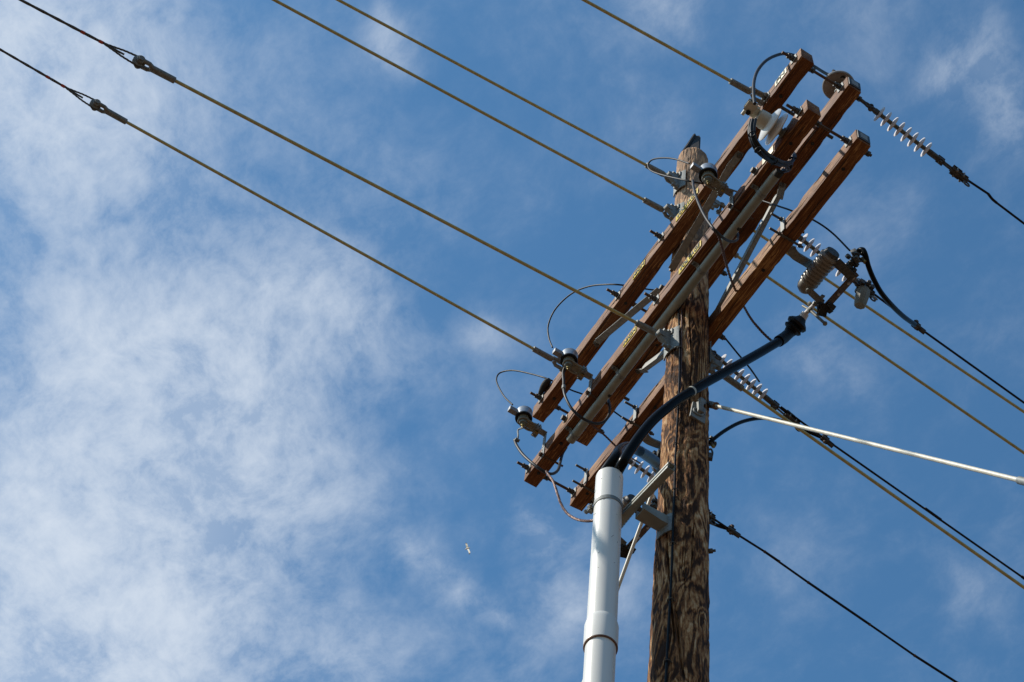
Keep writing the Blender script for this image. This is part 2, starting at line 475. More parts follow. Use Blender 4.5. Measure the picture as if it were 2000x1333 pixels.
class MB:
    def __init__(s):
        s.bm = bmesh.new()
        s.mi = 0

    def _face(s, vs, smooth=False):
        try:
            f = s.bm.faces.new(vs)
        except ValueError:
            return
        f.smooth = smooth
        f.material_index = s.mi

    def box(s, c, size, axes=None, bevel=0.0):
        c = Vector(c)
        ax = axes or (Vector((1, 0, 0)), Vector((0, 1, 0)), Vector((0, 0, 1)))
        tmp = bmesh.new()
        bmesh.ops.create_cube(tmp, size=1.0)
        for v in tmp.verts:
            v.co = c + ax[0] * (v.co.x * size[0]) + ax[1] * (v.co.y * size[1]) + ax[2] * (v.co.z * size[2])
        if bevel:
            bmesh.ops.bevel(tmp, geom=list(tmp.edges), offset=bevel, segments=2, profile=0.6, affect='EDGES')
        s._merge(tmp)
        return s

    def _merge(s, tmp, smooth=False):
        mp_ = {v: s.bm.verts.new(v.co) for v in tmp.verts}
        for f in tmp.faces:
            s._face([mp_[v] for v in f.verts], smooth)
        tmp.free()

    def bar(s, p0, p1, w, h, up=None, bevel=0.002):
        """flat bar from p0 to p1: w across, h along up"""
        p0, p1 = Vector(p0), Vector(p1)
        a = (p1 - p0).normalized()
        up = Vector(up) if up else Vector((0, 0, 1))
        side = a.cross(up)
        if side.length < 1e-3:
            side = a.cross(Vector((1, 0, 0)))
        side.normalize()
        upn = side.cross(a).normalized()
        return s.box((p0 + p1) / 2, ((p1 - p0).length, w, h), (a, side, upn), bevel)

    def tube(s, pts, r, seg=10, closed=False, twist=0.0):
        pts = [Vector(p) for p in pts]
        n = len(pts)
        rs = r if isinstance(r, (list, tuple)) else [r] * n
        rings = []
        u = None
        for i, p in enumerate(pts):
            if closed:
                t = pts[(i + 1) % n] - pts[i - 1]
            else:
                t = pts[min(i + 1, n - 1)] - pts[max(i - 1, 0)]
            if t.length < 1e-9:
                t = Vector((0, 0, 1))
            t.normalize()
            if u is None:
                u = frame_from(t)[0]
            u = (u - t * u.dot(t))
            if u.length < 1e-6:
                u = frame_from(t)[0]
            u.normalize()
            v = t.cross(u)
            rings.append([s.bm.verts.new(p + (u * math.cos(2 * math.pi * k / seg) + v * math.sin(2 * math.pi * k / seg)) * rs[i]) for k in range(seg)])
        m = n if closed else n - 1
        for i in range(m):
            a, b = rings[i], rings[(i + 1) % n]
            for k in range(seg):
                s._face([a[k], a[(k + 1) % seg], b[(k + 1) % seg], b[k]], True)
        if not closed:
            s._face(list(reversed(rings[0])))
            s._face(rings[-1])
        return s

    def strand(s, pts, r, k=4, pitch=0.05):
        """k wires laid round one another"""
        pts = cr(pts, 10) if len(pts) > 2 else [Vector(pts[0]).lerp(Vector(pts[1]), i / 160) for i in range(161)]
        for j in range(k):
            q = []
            L = 0
            for i, p in enumerate(pts):
                t = pts[min(i + 1, len(pts) - 1)] - pts[max(i - 1, 0)]
                if i:
                    L += (p - pts[i - 1]).length
                u, v, _ = frame_from(t)
                an = 2 * math.pi * (L / pitch + j / k)
                q.append(p + (u * math.cos(an) + v * math.sin(an)) * r * 0.5)
            s.tube(q, r * 0.56, 6)
        return s

    def cyl(s, p0, p1, r, r1=None, seg=16):
        return s.lathe(p0, Vector(p1) - Vector(p0), [(0, 0), (0, r), ((Vector(p1) - Vector(p0)).length, r if r1 is None else r1), ((Vector(p1) - Vector(p0)).length, 0)], seg)

    def lathe(s, p0, axis, prof, seg=24, smooth=True):
        """prof: (distance along axis, radius)"""
        p0 = Vector(p0)
        u, v, a = frame_from(Vector(axis))
        prev = None
        lastp = None
        for (t, r) in prof:
            if r < 1e-6:
                ring = [s.bm.verts.new(p0 + a * t)]
            else:
                ring = [s.bm.verts.new(p0 + a * t + (u * math.cos(2 * math.pi * k / seg) + v * math.sin(2 * math.pi * k / seg)) * r) for k in range(seg)]
            if prev is not None:
                flat = (len(prev) == 1 or len(ring) == 1) and abs(t - lastp[0]) < 1e-6
                for k in range(seg):
                    k2 = (k + 1) % seg
                    if len(prev) == 1 and len(ring) == 1:
                        break
                    if len(prev) == 1:
                        s._face([prev[0], ring[k2], ring[k]], smooth and not flat)
                    elif len(ring) == 1:
                        s._face([prev[k], prev[k2], ring[0]], smooth and not flat)
                    else:
                        s._face([prev[k], prev[k2], ring[k2], ring[k]], smooth)
            prev, lastp = ring, (t, r)
        return s

    def torus(s, c, axis, R, r, seg=24, sub=8, arc=1.0, start=0.0):
        u, v, a = frame_from(Vector(axis))
        c = Vector(c)
        n = seg if arc >= 1 else seg + 1
        pts = [c + (u * math.cos(start + 2 * math.pi * arc * i / seg) + v * math.sin(start + 2 * math.pi * arc * i / seg)) * R for i in range(n)]
        return s.tube(pts, r, sub, closed=arc >= 1)

    def hexnut(s, c, axis, r, h):
        c = Vector(c); a = Vector(axis).normalized()
        return s.lathe(c - a * h / 2, a, [(0, 0), (0, r * .92), (h * .12, r), (h * .88, r), (h, r * .92), (h, 0)], 6, smooth=False)

    def prism(s, poly, origin, ux, uy, thick):
        """flat outline extruded to a plate centred on the outline's plane"""
        o, ux, uy = Vector(origin), Vector(ux).normalized(), Vector(uy).normalized()
        n = ux.cross(uy).normalized() * (thick / 2)
        A = [s.bm.verts.new(o + ux * x + uy * y + n) for x, y in poly]
        B = [s.bm.verts.new(o + ux * x + uy * y - n) for x, y in poly]
        s._face(A); s._face(list(reversed(B)))
        k = len(poly)
        for i in range(k):
            s._face([A[i], B[i], B[(i + 1) % k], A[(i + 1) % k]])
        return s

    def build(s, name, material, parent=None, loc=None):
        bmesh.ops.recalc_face_normals(s.bm, faces=s.bm.faces)
        me = bpy.data.meshes.new(name)
        o = bpy.data.objects.new(name, me)
        org = Vector((0, 0, 0))
        if parent is not None:
            org = wloc(parent)
            o.parent = parent
        elif loc is not None:
            org = Vector(loc); o.location = org
        s.bm.transform(Matrix.Translation(-org))
        s.bm.to_mesh(me)
        s.bm.free()
        for mm in (material if isinstance(material, (list, tuple)) else [material]):
            me.materials.append(mm)
        # sharp edges stay sharp on the smooth-shaded turned parts
        try:
            me.set_sharp_from_angle(angle=math.radians(38))
        except Exception:
            pass
        COL.objects.link(o)
        return o


def wloc(o):
    v = Vector(o.location)
    while o.parent is not None:
        o = o.parent
        v = v + Vector(o.location)
    return v


def thing(name, label, cat, loc=(0, 0, 0), group=None):
    o = bpy.data.objects.new(name, None)
    o.empty_display_size = 0.1
    COL.objects.link(o)
    o.location = Vector(loc)
    return tag(o, label, cat, group)


def tag(o, label, cat, group=None):
    o['label'] = label
    o['category'] = cat
    if group:
        o['group'] = group
    return o


def structure(o):
    o['kind'] = 'structure'
    return o


def copy_thing(src, ofs, label):
    c = src.copy(); COL.objects.link(c)
    c.location = Vector(src.location) + Vector(ofs)
    c['label'] = label
    for ch in list(src.children):
        d = ch.copy(); COL.objects.link(d); d.parent = c
        for g in list(ch.children):
            e = g.copy(); COL.objects.link(e); e.parent = d
    return c


X, Y, Z = Vector((1, 0, 0)), Vector((0, 1, 0)), Vector((0, 0, 1))

# ------------------------------------------------------------------ ground (far below the frame; it throws light up under the arms)
g = MB()
g.box((0, 0, -0.05), (3000, 3000, 0.1))
structure(g.build('ground', M['ground']))

# ------------------------------------------------------------------ pole
POLE_TOP = 13.725
pole = thing('utility_pole', 'tall round weathered brown wooden pole that carries all the crossarms', 'utility pole', (0, 0, 0))
crack_paths = []
for pts in ([(1298, 950), (1301, 1040), (1305, 1120), (1312, 1200), (1318, 1260)], [(1318, 1180), (1325, 1240), (1331, 1290), (1339, 1333)],
            [(1345, 610), (1350, 680), (1352, 730)], [(1365, 660), (1368, 740), (1366, 800)], [(1356, 1010), (1352, 1080), (1349, 1140)]):
    crack_paths.append([(p.z, math.atan2(p.y, p.x)) for p in (on_pole(*q) for q in pts)])
crack_w = [0.0075, 0.010, 0.005, 0.005, 0.005]
rk = random.Random(11)
for _ in range(46):                              # shallower drying splits all round the shaft
    z0_, an_, ln_ = rk.uniform(7.7, 13.5), rk.uniform(-math.pi, math.pi), rk.uniform(.15, .6)
    crack_paths.append([(z0_ + ln_ * k / 4, an_ + rk.uniform(-.03, .03)) for k in range(5)])
    crack_w.append(rk.uniform(.0026, .0045))
bm = bmesh.new()
zs = [0.0, 2.0, 4.0, 6.0, 7.2]
z = 7.6
while z < POLE_TOP - 0.001:
    zs.append(z); z += 0.0125
zs.append(POLE_TOP)
SEG = 380
rows = []
for z in zs:
    row = []
    for k in range(SEG):
        an = 2 * math.pi * k / SEG
        r = pole_r(z)
        if z > 7.5:
            cx, sy = math.cos(an), math.sin(an)
            q = Vector((cx * 0.14, sy * 0.14, z))
            f = noise.noise(Vector((q.x * 9, q.y * 9, q.z * 2.9)))
            r += 0.0035 * noise.fractal(Vector((q.x * 16, q.y * 16, q.z * 3.0)), 1.0, 2.0, 4) + 0.0015 * math.sin(f * 26)
            r += 0.0022 * noise.fractal(Vector((q.x * 60, q.y * 60, q.z * 9.0)), 1.0, 2.0, 3)
            for path, w in zip(crack_paths, crack_w):
                zl = [p[0] for p in path]
                if min(zl) < z < max(zl):
                    for (z0, a0), (z1, a1) in zip(path, path[1:]):
                        lo, hi = min(z0, z1), max(z0, z1)
                        if lo <= z <= hi:
                            t = (z - z0) / (z1 - z0)
                            ac = a0 + (a1 - a0) * t + 0.035 * noise.noise(Vector((z * 5, w * 900, 0))) + .012 * noise.noise(Vector((z * 22, w * 900, 5)))
                            d_ = abs((an - ac + math.pi) % (2 * math.pi) - math.pi) * r
                            taper = min(1.0, (z - min(zl)) / 0.15, (max(zl) - z) / 0.15)
                            ww = w * (0.35 + 0.65 * taper)
                            if d_ < ww:
                                r -= min(.05, 6.5 * w) * taper * (1 - d_ / ww)
            if z > POLE_TOP - 0.05:
                r -= 0.018 * ((z - POLE_TOP + 0.05) / 0.05) ** 2
        row.append(bm.verts.new((r * math.cos(an), r * math.sin(an), z)))
    rows.append(row)
for a, b in zip(rows, rows[1:]):
    for k in range(SEG):
        f = bm.faces.new((a[k], a[(k + 1) % SEG], b[(k + 1) % SEG], b[k])); f.smooth = True
bm.faces.new(rows[-1])
me = bpy.data.meshes.new('shaft'); bm.to_mesh(me); bm.free()
me.materials.append(M['pole'])
sh = bpy.data.objects.new('shaft', me); COL.objects.link(sh); sh.parent = pole
# blackened peak on the pole top
b = MB()
pk = [at_z(1341, 296, POLE_TOP - .02), at_z(1367, 297, POLE_TOP - .02)]
back = Vector((-0.85, 0.53, 0))
tops = [at_x(1357.5, 264, -0.03), at_x(1368.5, 265, -0.03)]
lo_ = [pk[0], pk[1], pk[1] + back * .10, pk[0] + back * .10]
hi_ = [tops[0], tops[1], tops[1] + back * .035, tops[0] + back * .05]
va = [b.bm.verts.new(p) for p in lo_]; vb = [b.bm.verts.new(p) for p in hi_]
b._face(va[::-1]); b._face(vb)
for i in range(4):
    b._face([va[i], va[(i + 1) % 4], vb[(i + 1) % 4], vb[i]])
bmesh.ops.bevel(b.bm, geom=list(b.bm.edges), offset=0.008, segments=2, affect='EDGES')
b.bar(pk[0] + back * .01 - (pk[1] - pk[0]) * .25, tops[0], .012, .02)
bmesh.ops.subdivide_edges(b.bm, edges=list(b.bm.edges), cuts=2)
for v in b.bm.verts:
    v.co += Vector((noise.noise(v.co * 40), noise.noise(v.co * 40 + Vector((9, 0, 0))), noise.noise(v.co * 40 + Vector((0, 9, 0))))) * 0.004
b.build('pole_peak', M['tar'], pole)['label'] = 'blackened peak at the pole top'
# small steel left on the pole's right side
for (px, py) in ((1384, 1077),):
    p = on_pole(px, py)
    n = Vector((p.x, p.y, 0)).normalized()
    b = MB(); b.hexnut(p + n * .01, n, .014, .022); b.cyl(p, p + n * .035, .007)
    b.build('bolt_end', M['dark_iron'], pole)
p = on_pole(1383.5, 888); n = Vector((.45, .89, 0)).normalized()
b = MB()
b.bar(p - n * .02 + Z * -.02, p + n * .02 - Z * .02, .02, .045)
b.tube(cr([p + n * .018 - Z * .03, p + n * .022 + Z * .02, p + n * .014 + Z * .05, p + n * .002 + Z * .045], 6), .0055, 8)
b.build('step_hook', M['dark_iron'], pole)

# ------------------------------------------------------------------ crossarms
AW, AT, AL = 0.0938, 0.1211, 3.05
HU, HL = 12.3758, 11.6445
ARM = {'A': (-0.0286, -0.1673, HU), 'C': (-0.0298, 0.1648, HU), 'B': (-0.0156, -0.1668, HL), 'D': (-0.0168, 0.1663, HL)}
ARML = {'A': 'upper wooden crossarm on the near side with a small cream PN plate',
        'C': 'upper wooden crossarm behind the pole carrying the grey insulator disc',
        'B': 'lower wooden crossarm on the near side with the long grey tube along its back',
        'D': 'lowest wooden crossarm behind the pole with three switches on its far side'}
arms = {}
for i, k in enumerate('ACBD'):
    cx, cy, cz = ARM[k]
    t = thing('crossarm', ARML[k], 'crossarm', (cx, cy, cz), 'four wooden crossarms on the pole')
    b = MB()
    tmp = bmesh.new()
    bmesh.ops.create_cube(tmp, size=1)
    for v in tmp.verts:
        v.co = Vector((v.co.x * AL, v.co.y * AW, v.co.z * AT))
    bmesh.ops.bevel(tmp, geom=list(tmp.edges), offset=.0055, segments=2, profile=.6, affect='EDGES')
    xs = [-AL / 2 + AL * j / 90 for j in range(1, 90)]
    for xx in xs:
        bmesh.ops.bisect_plane(tmp, geom=list(tmp.verts) + list(tmp.edges) + list(tmp.faces), plane_co=(xx, 0, 0), plane_no=(1, 0, 0))
    for v in tmp.verts:
        q = v.co
        v.co = q + Vector((0, 0.0016 * noise.noise(Vector((q.x * 5, q.y * 20, q.z * 20 + i * 7))) + .003 * noise.noise(Vector((q.x * .8, 3 + i, 0))),
                           0.0022 * noise.noise(Vector((q.x * 6, q.y * 20 + 5, i * 9))) + .004 * noise.noise(Vector((q.x * .7, 8 + i, 0)))))
        # chipped lower and upper corners
        if abs(abs(q.y) - AW / 2) < .008 and abs(abs(q.z) - AT / 2) < .008:
            c = max(0, noise.noise(Vector((q.x * 9, q.y * 60, q.z * 50 + i * 13))) - .12)
            v.co -= Vector((0, math.copysign(c * .016, q.y), math.copysign(c * .016, q.z)))
    b._merge(tmp)
    for v in b.bm.verts:
        v.co += Vector((cx, cy, cz))
    # drilled holes on the underside read as dark plugs; drying checks on the near face as thin dark splits
    hx = {'A': (1.25, .42, -.45, -1.32), 'B': (1.30, 1.18, -1.15, -1.42), 'C': (1.1, -.6), 'D': (1.33, .55, -1.38, -.6)}[k]
    for x_ in hx:
        h = MB(); h.cyl((x_ + cx, cy, cz - AT / 2 - .002), (x_ + cx, cy, cz - AT / 2 + .02), .0105)
        h.build('bolt_hole', M['tar'], t)
    rn = random.Random(i + 3)
    h = b; h.mi = 1; nv0 = len(b.bm.verts)
    for _ in range(16):
        ln = rn.uniform(.08, .35); x_ = rn.uniform(-1.48, 1.48 - ln); zf = rn.uniform(-.045, .045)
        pts = [Vector((cx + x_ + ln * j / 10, cy - AW / 2 - .0002, cz + zf + .004 * noise.noise(Vector((x_ * 9 + j * .35, zf * 90, 0))))) for j in range(11)]
        h.tube(pts, [.0004 + .0016 * math.sin(math.pi * j / 10) for j in range(11)], 5)
    for _ in range(22):
        ln = rn.uniform(.08, .4); x_ = rn.uniform(-1.48, 1.48 - ln); yf = rn.uniform(-.038, .038)
        pts = [Vector((cx + x_ + ln * j / 10, cy + yf + .003 * noise.noise(Vector((x_ * 9 + j * .35, yf * 90, 0))), cz - AT / 2 - .0002)) for j in range(11)]
        h.tube(pts, [.0004 + .0016 * math.sin(math.pi * j / 10) for j in range(11)], 5)
    h.bm.verts.ensure_lookup_table()
    for v in h.bm.verts[nv0:]:                 # follow the arm's slight bow
        q = v.co - Vector((cx, cy, cz))
        v.co += Vector((0, .003 * noise.noise(Vector((q.x * .8, 3 + i, 0))), .004 * noise.noise(Vector((q.x * .7, 8 + i, 0)))))
    b.build('beam', [M['arm'][i], M['tar']], t)
    if k in 'CD':
        x_ = cx + AL / 2 + .003
        h = MB(); h.box((x_, cy, cz + .004), (.006, AW - .012, AT - .03), bevel=.001)
        pl = h.build('end_plate', M['tag_dark'], t)
        h = MB(); h.box((x_ + .0035, cy, cz + .004), (.002, AW - .046, AT - .062))
        h.build('pale_panel', M['tag_pale'], pl)
    arms[k] = t


def arm_front(k):
    return ARM[k][1] - AW / 2


def arm_back(k):
    return ARM[k][1] + AW / 2


# ------------------------------------------------------------------ bolts through the arms
def washer(p, s, name_parent, axis=Y):
    b = MB(); b.box(p, (s, .006, s), (X.lerp(Z, 0.12).normalized(), Y, Z.lerp(-X, 0.12).normalized()), .001)
    return b.build('square_washer', M['galv'], name_parent)


def long_bolt(x, z, k0, k1, label, f_ext=.085, b_ext=.06):
    y0, y1 = arm_front(k0), arm_back(k1)
    t = thing('double_arming_bolt', label, 'bolt', (x, y0, z), 'long bolts tying each pair of crossarms together')
    b = MB(); b.cyl((x, y0 - f_ext, z), (x, y1 + b_ext, z), .0088, seg=12)
    b.build('threaded_rod', M['rust'], t)
    for y, sgn in ((y0, -1), (arm_back(k0), 1), (arm_front(k1), -1), (y1, 1)):
        washer((x, y + sgn * .0035, z), .058, t)
        b = MB(); b.hexnut((x, y + sgn * .018, z), Y, .0185, .02)
        if sgn * (y - y0) != 0 or y == y0:
            b.hexnut((x, y + sgn * .040, z), Y, .0175, .016)
        b.build('nut', M['dark_iron'], t)
    return t


def pxz(px, py, y):
    p = at_y(px, py, y); return p.x, p.z


for px, py, lab in ((1551, 114, 'long bolt through the tips of the two upper crossarms, nearest the grey disc'),
                    (1292, 468, 'long bolt through the upper crossarms just left of the pole top, below the steel eyes'),
                    (1207, 583, 'long bolt through the upper crossarms beside the small yellow HIGH plate'),
                    (1057, 783, 'long bolt through the far left ends of the two upper crossarms')):
    x, z = pxz(px, py, arm_front('A'))
    long_bolt(x, HU + .02, 'A', 'C', lab)
for px, py, lab in ((1561, 219, 'long bolt through the right tips of the two lower crossarms, by the white insulator'),
                    (1283, 580, 'long bolt through the lower crossarms left of the pole, above the yellow HIGH plate'),
                    (1033, 915, 'long bolt through the far left ends of the two lower crossarms')):
    x, z = pxz(px, py, arm_front('B'))
    long_bolt(x, HL + .015, 'B', 'D', lab)
for px, py, lab in ((1476, 336, 'short bolt head on the lower near crossarm below the looped black cables'),
                    (1105, 819, 'short bolt head on the lower near crossarm between the two left arresters')):
    x, z = pxz(px, py, arm_front('B'))
    t = thing('short_bolt', lab, 'bolt', (x, arm_front('B'), z), 'short bolts through the lower near crossarm')
    washer((x, arm_front('B') - .003, z), .045, t)
    b = MB(); b.hexnut((x, arm_front('B') - .017, z), Y, .019, .024); b.build('bolt_head', M['dark_iron'], t)
    b = MB(); b.cyl((x, arm_front('B'), z), (x, arm_back('B') + .05, z), .008); b.build('shank', M['rust'], t)

# ------------------------------------------------------------------ angle-iron braces
def brace(p_arm, p_pole, face, label, fl=.040):
    """p_arm under the arm, p_pole on the pole; face = -1 near side, +1 far side"""
    t = thing('crossarm_brace', label, 'brace', p_pole, 'angle iron braces under the crossarms')
    a = (p_pole - p_arm).normalized()
    n = Y * face
    w = .042
    s_ = a.cross(n).normalized()
    if s_.z < 0:
        s_ = -s_
    b = MB()
    q0 = p_arm + a * .07
    b.bar(q0, p_pole, .005, w, up=s_, bevel=.0008)                       # upright leg of the angle
    b.bar(q0 - s_ * (w / 2) + n * fl * .55, p_pole - s_ * (w / 2) + n * fl * .55, fl, .005, up=s_, bevel=.0008)
    b.build('angle_iron', M['galv'], t)
    b = MB()
    b.bar(p_arm + n * .0 - a * .02 + Z * .004, q0 + a * .02 - s_ * (w / 2) + n * .02, .042, .006, up=s_, bevel=.001)
    b.build('flattened_end', M['galv_dull'], t)
    b = MB(); b.hexnut(p_arm - Z * .010, Z, .016, .018); b.build('bolt_head', M['dark_iron'], t)
    b = MB(); b.hexnut(p_pole + n * .014, n, .018, .02); b.build('bolt_head', M['dark_iron'], t)
    return t


zb = -AT / 2 - .004
brace(Vector((.775, -.155, HU + zb)), Vector((.05, -.145, 11.985)), -1, 'angle brace from the upper near crossarm down to the pole front, right of the pole')
brace(Vector((-.835, -.16, HU + zb)), Vector((-.06, -.145, 11.925)), -1, 'angle brace slanting between the two near crossarms, left of the pole')
brace(Vector((.750, .168, HU + zb)), Vector((.045, .15, 11.745)), 1, 'long pale angle brace behind the grey tube, right of the pole', .024)
brace(Vector((-.858, .168, HU + zb)), Vector((-.05, .15, 11.80)), 1, 'short visible angle brace below the guy fitting, left of the pole', .026)

# ------------------------------------------------------------------ signs
def sign(name, text, px0, px1, k, hgt, label, material, z_ofs=0.0, txt_w=.90, group=None, ink=None):
    yf = arm_front(k)
    a, c = at_y(*px0, yf), at_y(*px1, yf)
    x0, x1 = a.x, c.x
    z = ARM[k][2] + z_ofs
    t = thing(name, label, 'sign', ((x0 + x1) / 2, yf, z), group)
    b = MB(); b.box(((x0 + x1) / 2, yf - .0035, z), (x1 - x0, .003, hgt), (X, Y, Z), .0006)
    b.build('plate', material, t)
    if text:
        cu = bpy.data.curves.new('txt', 'FONT')
        cu.body = text; cu.align_x = 'CENTER'; cu.align_y = 'CENTER'; cu.size = 1.0; cu.extrude = 0.0; cu.offset = 0.012
        to = bpy.data.objects.new('txt', cu); COL.objects.link(to)
        bpy.context.view_layer.update()
        dg = bpy.context.evaluated_depsgraph_get()
        me_ = bpy.data.meshes.new_from_object(to.evaluated_get(dg))
        xs_ = [v.co.x for v in me_.vertices]; ys_ = [v.co.y for v in me_.vertices]
        sx = (x1 - x0) * txt_w / (max(xs_) - min(xs_)); sy = hgt * .72 / (max(ys_) - min(ys_))
        mx_, my_ = (max(xs_) + min(xs_)) / 2, (max(ys_) + min(ys_)) / 2
        bm_ = bmesh.new(); bm_.from_mesh(me_)
        geo = bmesh.ops.extrude_face_region(bm_, geom=list(bm_.faces))
        for v in geo['geom']:
            if isinstance(v, bmesh.types.BMVert):
                v.co.z += 1
        for v in bm_.verts:
            X_, Z_ = (v.co.x - mx_) * sx, (v.co.y - my_) * sy
            u_ = (X_ + (x1 - x0) / 2) / (x1 - x0)
            v.co = Vector((X_, -.0068 - (.0012 if v.co.z > .5 else 0) , Z_))
        bmesh.ops.recalc_face_normals(bm_, faces=bm_.faces)
        bm_.to_mesh(me_); bm_.free()
        COL.objects.unlink(to); bpy.data.objects.remove(to)
        me_.materials.clear(); me_.materials.append(ink or M['sign_ink'])
        lo = bpy.data.objects.new('lettering', me_); COL.objects.link(lo); lo.parent = t
    return t


GW = 'yellow warning plates on the near crossarms'
sign('warning_sign', 'VOLTAGE', (1321, 436), (1364, 387), 'A', .066, 'yellow plate reading VOLTAGE on the upper crossarm in front of the pole', M['yellow'], -.012, group=GW)
sign('warning_sign', 'HIGH', (1237, 548), (1260, 515), 'A', .066, 'yellow plate reading HIGH on the upper near crossarm, above the cable arc', M['yellow'], -.018, group=GW)
sign('warning_sign', 'VOLTAGE', (1327, 530), (1370.5, 475), 'B', .066, 'yellow plate reading VOLTAGE on the lower crossarm in front of the pole', M['yellow'], -.010, group=GW)
sign('warning_sign', 'HIGH', (1219, 672), (1244, 642), 'B', .066, 'yellow plate reading HIGH on the lower near crossarm beside the guy fitting', M['yellow'], -.010, group=GW)
sign('marker_sign', 'PN', (1515, 168), (1537, 137), 'A', .066, 'cream plate lettered PN near the right tip of the upper crossarm', M['cream_sign'], .012, ink=M['sign_ink'], txt_w=.7)
sign('marker_sign', '', (1490, 316), (1511, 288), 'B', .07, 'plain pale plate half hidden behind the looped cables', M['cream_sign'], -.012)

# ------------------------------------------------------------------ guys
STEEL = M['galv_dull']


def clevis(b, p, a, side, s=1.0, pinlen=.075):
    """open fork at p pointing along a with a pin across it (side)"""
    up = a.cross(side).normalized()
    for sg in (-1, 1):
        b.tube([p - a * .055 * s + side * .006 * sg, p - a * .03 * s + side * .024 * s * sg, p + side * .024 * s * sg, p + a * .02 * s + side * .024 * s * sg], [.014 * s, .0125 * s, .013 * s, .012 * s], 10)
        b.lathe(p + a * .022 * s + side * (.024 * sg - .008) * s, side, [(0, 0), (0, .022 * s), (.016 * s, .022 * s), (.016 * s, 0)], 16)
    b.cyl(p + a * .022 * s - side * pinlen / 2, p + a * .022 * s + side * pinlen / 2, .0085 * s)
    b.hexnut(p + a * .022 * s + side * pinlen * .45, side, .0165 * s, .014)
    b.lathe(p + a * .022 * s - side * pinlen * .55, side, [(0, 0), (0, .016 * s), (.011, .016 * s), (.011, 0)], 12)


def guy_rod(label, inner, outer, outer_end=None, rad=.0098, material=None, group=None, name='guy_strain_rod', side=None, sleeve=.15):
    """rod from the fitting at inner (pole side) to outer; outer_end = True builds the far fitting"""
    inner, outer = Vector(inner), Vector(outer)
    a = (inner - outer).normalized()                      # towards the pole
    t = thing(name, label, 'guy rod', inner, group)
    side = side or a.cross(Y.cross(a)).normalized()
    b = MB(); b.tube([inner - a * .02, outer + a * .02] if outer_end else [inner - a * .02, outer], rad, 12)
    b.build('fibreglass_rod', material or M['fibre'], t)
    b = MB()
    b.lathe(inner - a * .02, a, [(0, 0), (0, rad * 1.25), (.004, rad * 1.95), (sleeve * .9, rad * 2.05), (sleeve, rad * 1.6), (sleeve, 0)], 18)
    clevis(b, inner + a * (sleeve + .045), a, side)
    b.build('end_fitting', STEEL, t)
    if outer_end:
        inner_side = side
        side = ((CAM - outer).normalized() * .75 + U_ * .66)
        side = (side - a * side.dot(a)).normalized()
        b = MB()
        b.lathe(outer + a * .02, -a, [(0, 0), (0, rad * 1.25), (.004, rad * 1.95), (sleeve * .9, rad * 2.05), (sleeve, rad * 1.6), (sleeve, 0)], 18)
        clevis(b, outer - a * (sleeve + .02), -a, side)
        q = outer - a * (sleeve + .045)
        b.lathe(q - side * .012, side, [(0, 0), (0, .028), (.003, .036), (.006, .024), (.018, .024), (.021, .036), (.024, .028), (.024, 0)], 22)
        b.build('end_fitting', STEEL, t)
    return t, a, side


def strand_wire(label, q, a, side, far, group):
    """steel strand dead-ended with a loop round the roller at q; a points away from the pole"""
    t = thing('steel_guy_wire', label, 'guy wire', q, group)
    up = a.cross(side).normalized()
    b = MB()
    fork = q + a * .21
    loop = [fork, q + a * .15 + up * .011, q + a * .08 + up * .024, q + a * .0 + up * .029, q - a * .022 + up * .018, q - a * .029, q - a * .022 - up * .018,
            q + a * .0 - up * .029, q + a * .08 - up * .024, q + a * .15 - up * .011, fork]
    b.strand(loop, .0058, 3, .07)
    b.strand([fork - a * .0, far], .0086, 4, .11)
    b.build('strand', M['strand'], t)
    b = MB(); b.tube(cr([fork + up * .004, fork - a * .06 - up * .002, fork - a * .125 - up * .003], 4), .0058, 8); b.build('cut_tail', M['strand'], t)
    for d0 in (.0, .105):
        b = MB(); b.tube([fork + a * d0, fork + a * (d0 + .024)], .0090, 10); b.build('paint_mark', M['red'], t)
    return t


GL = 'fibreglass strain rods running up to the left'
GS = 'steel guy wires at the upper left'
# lowest left guy: dead-ended on the upper crossarm's left end
xg = -1.118
i1, o1 = at_x(1046, 684, xg), at_x(242, 236, xg)
t, a, sd = guy_rod('lowest yellowish guy rod on the left, tied to the left end of the upper crossarm', i1, o1, True, group=GL, side=Vector((.75, .1, .65)).normalized())
q = o1 - a * (.15 + .045)
far = at_x(0, 97, xg); d_ = (far - q).normalized()
strand_wire('steel strand with red marks leaving the picture at the left edge', q, d_, sd, q + d_ * 14, GS)
# middle left guy on the pole front
i2, o2 = at_x(1247, 633, -.03), at_x(336, 155, -.03)
t, a, sd = guy_rod('yellowish guy rod crossing in front of both near crossarms to the pole below them', i2, o2, True, group=GL, side=Vector((.75, .1, .65)).normalized())
q = o2 - a * (.15 + .045)
far = at_x(40, 0, -.03); d_ = (far - q).normalized()
strand_wire('steel strand with red marks leaving the picture at the top left', q, d_, sd, q + d_ * 14, GS)
for (pa, pb, lab) in (((1262, 393), (535, 0), 'yellowish guy rod ending at the lower of the two steel eyes at the pole top'),
                      ((1266, 325), (660, 0), 'yellowish guy rod ending at the upper of the two steel eyes at the pole top')):
    i_, f_ = at_x(*pa, -.02), at_x(*pb, -.02)
    guy_rod(lab, i_, i_ + (f_ - i_) * 1.9, group=GL, side=Vector((.75, .1, .65)).normalized())
i5 = at_x(1431, 161, 1.135); f5 = at_x(1140, 0, 1.135)
guy_rod('yellowish guy rod meeting the upper crossarm near the PN plate', i5, i5 + (f5 - i5) * 4.5, group=GL, side=Vector((.75, .1, .65)).normalized())
GR = 'fibreglass strain rods running down to the right'
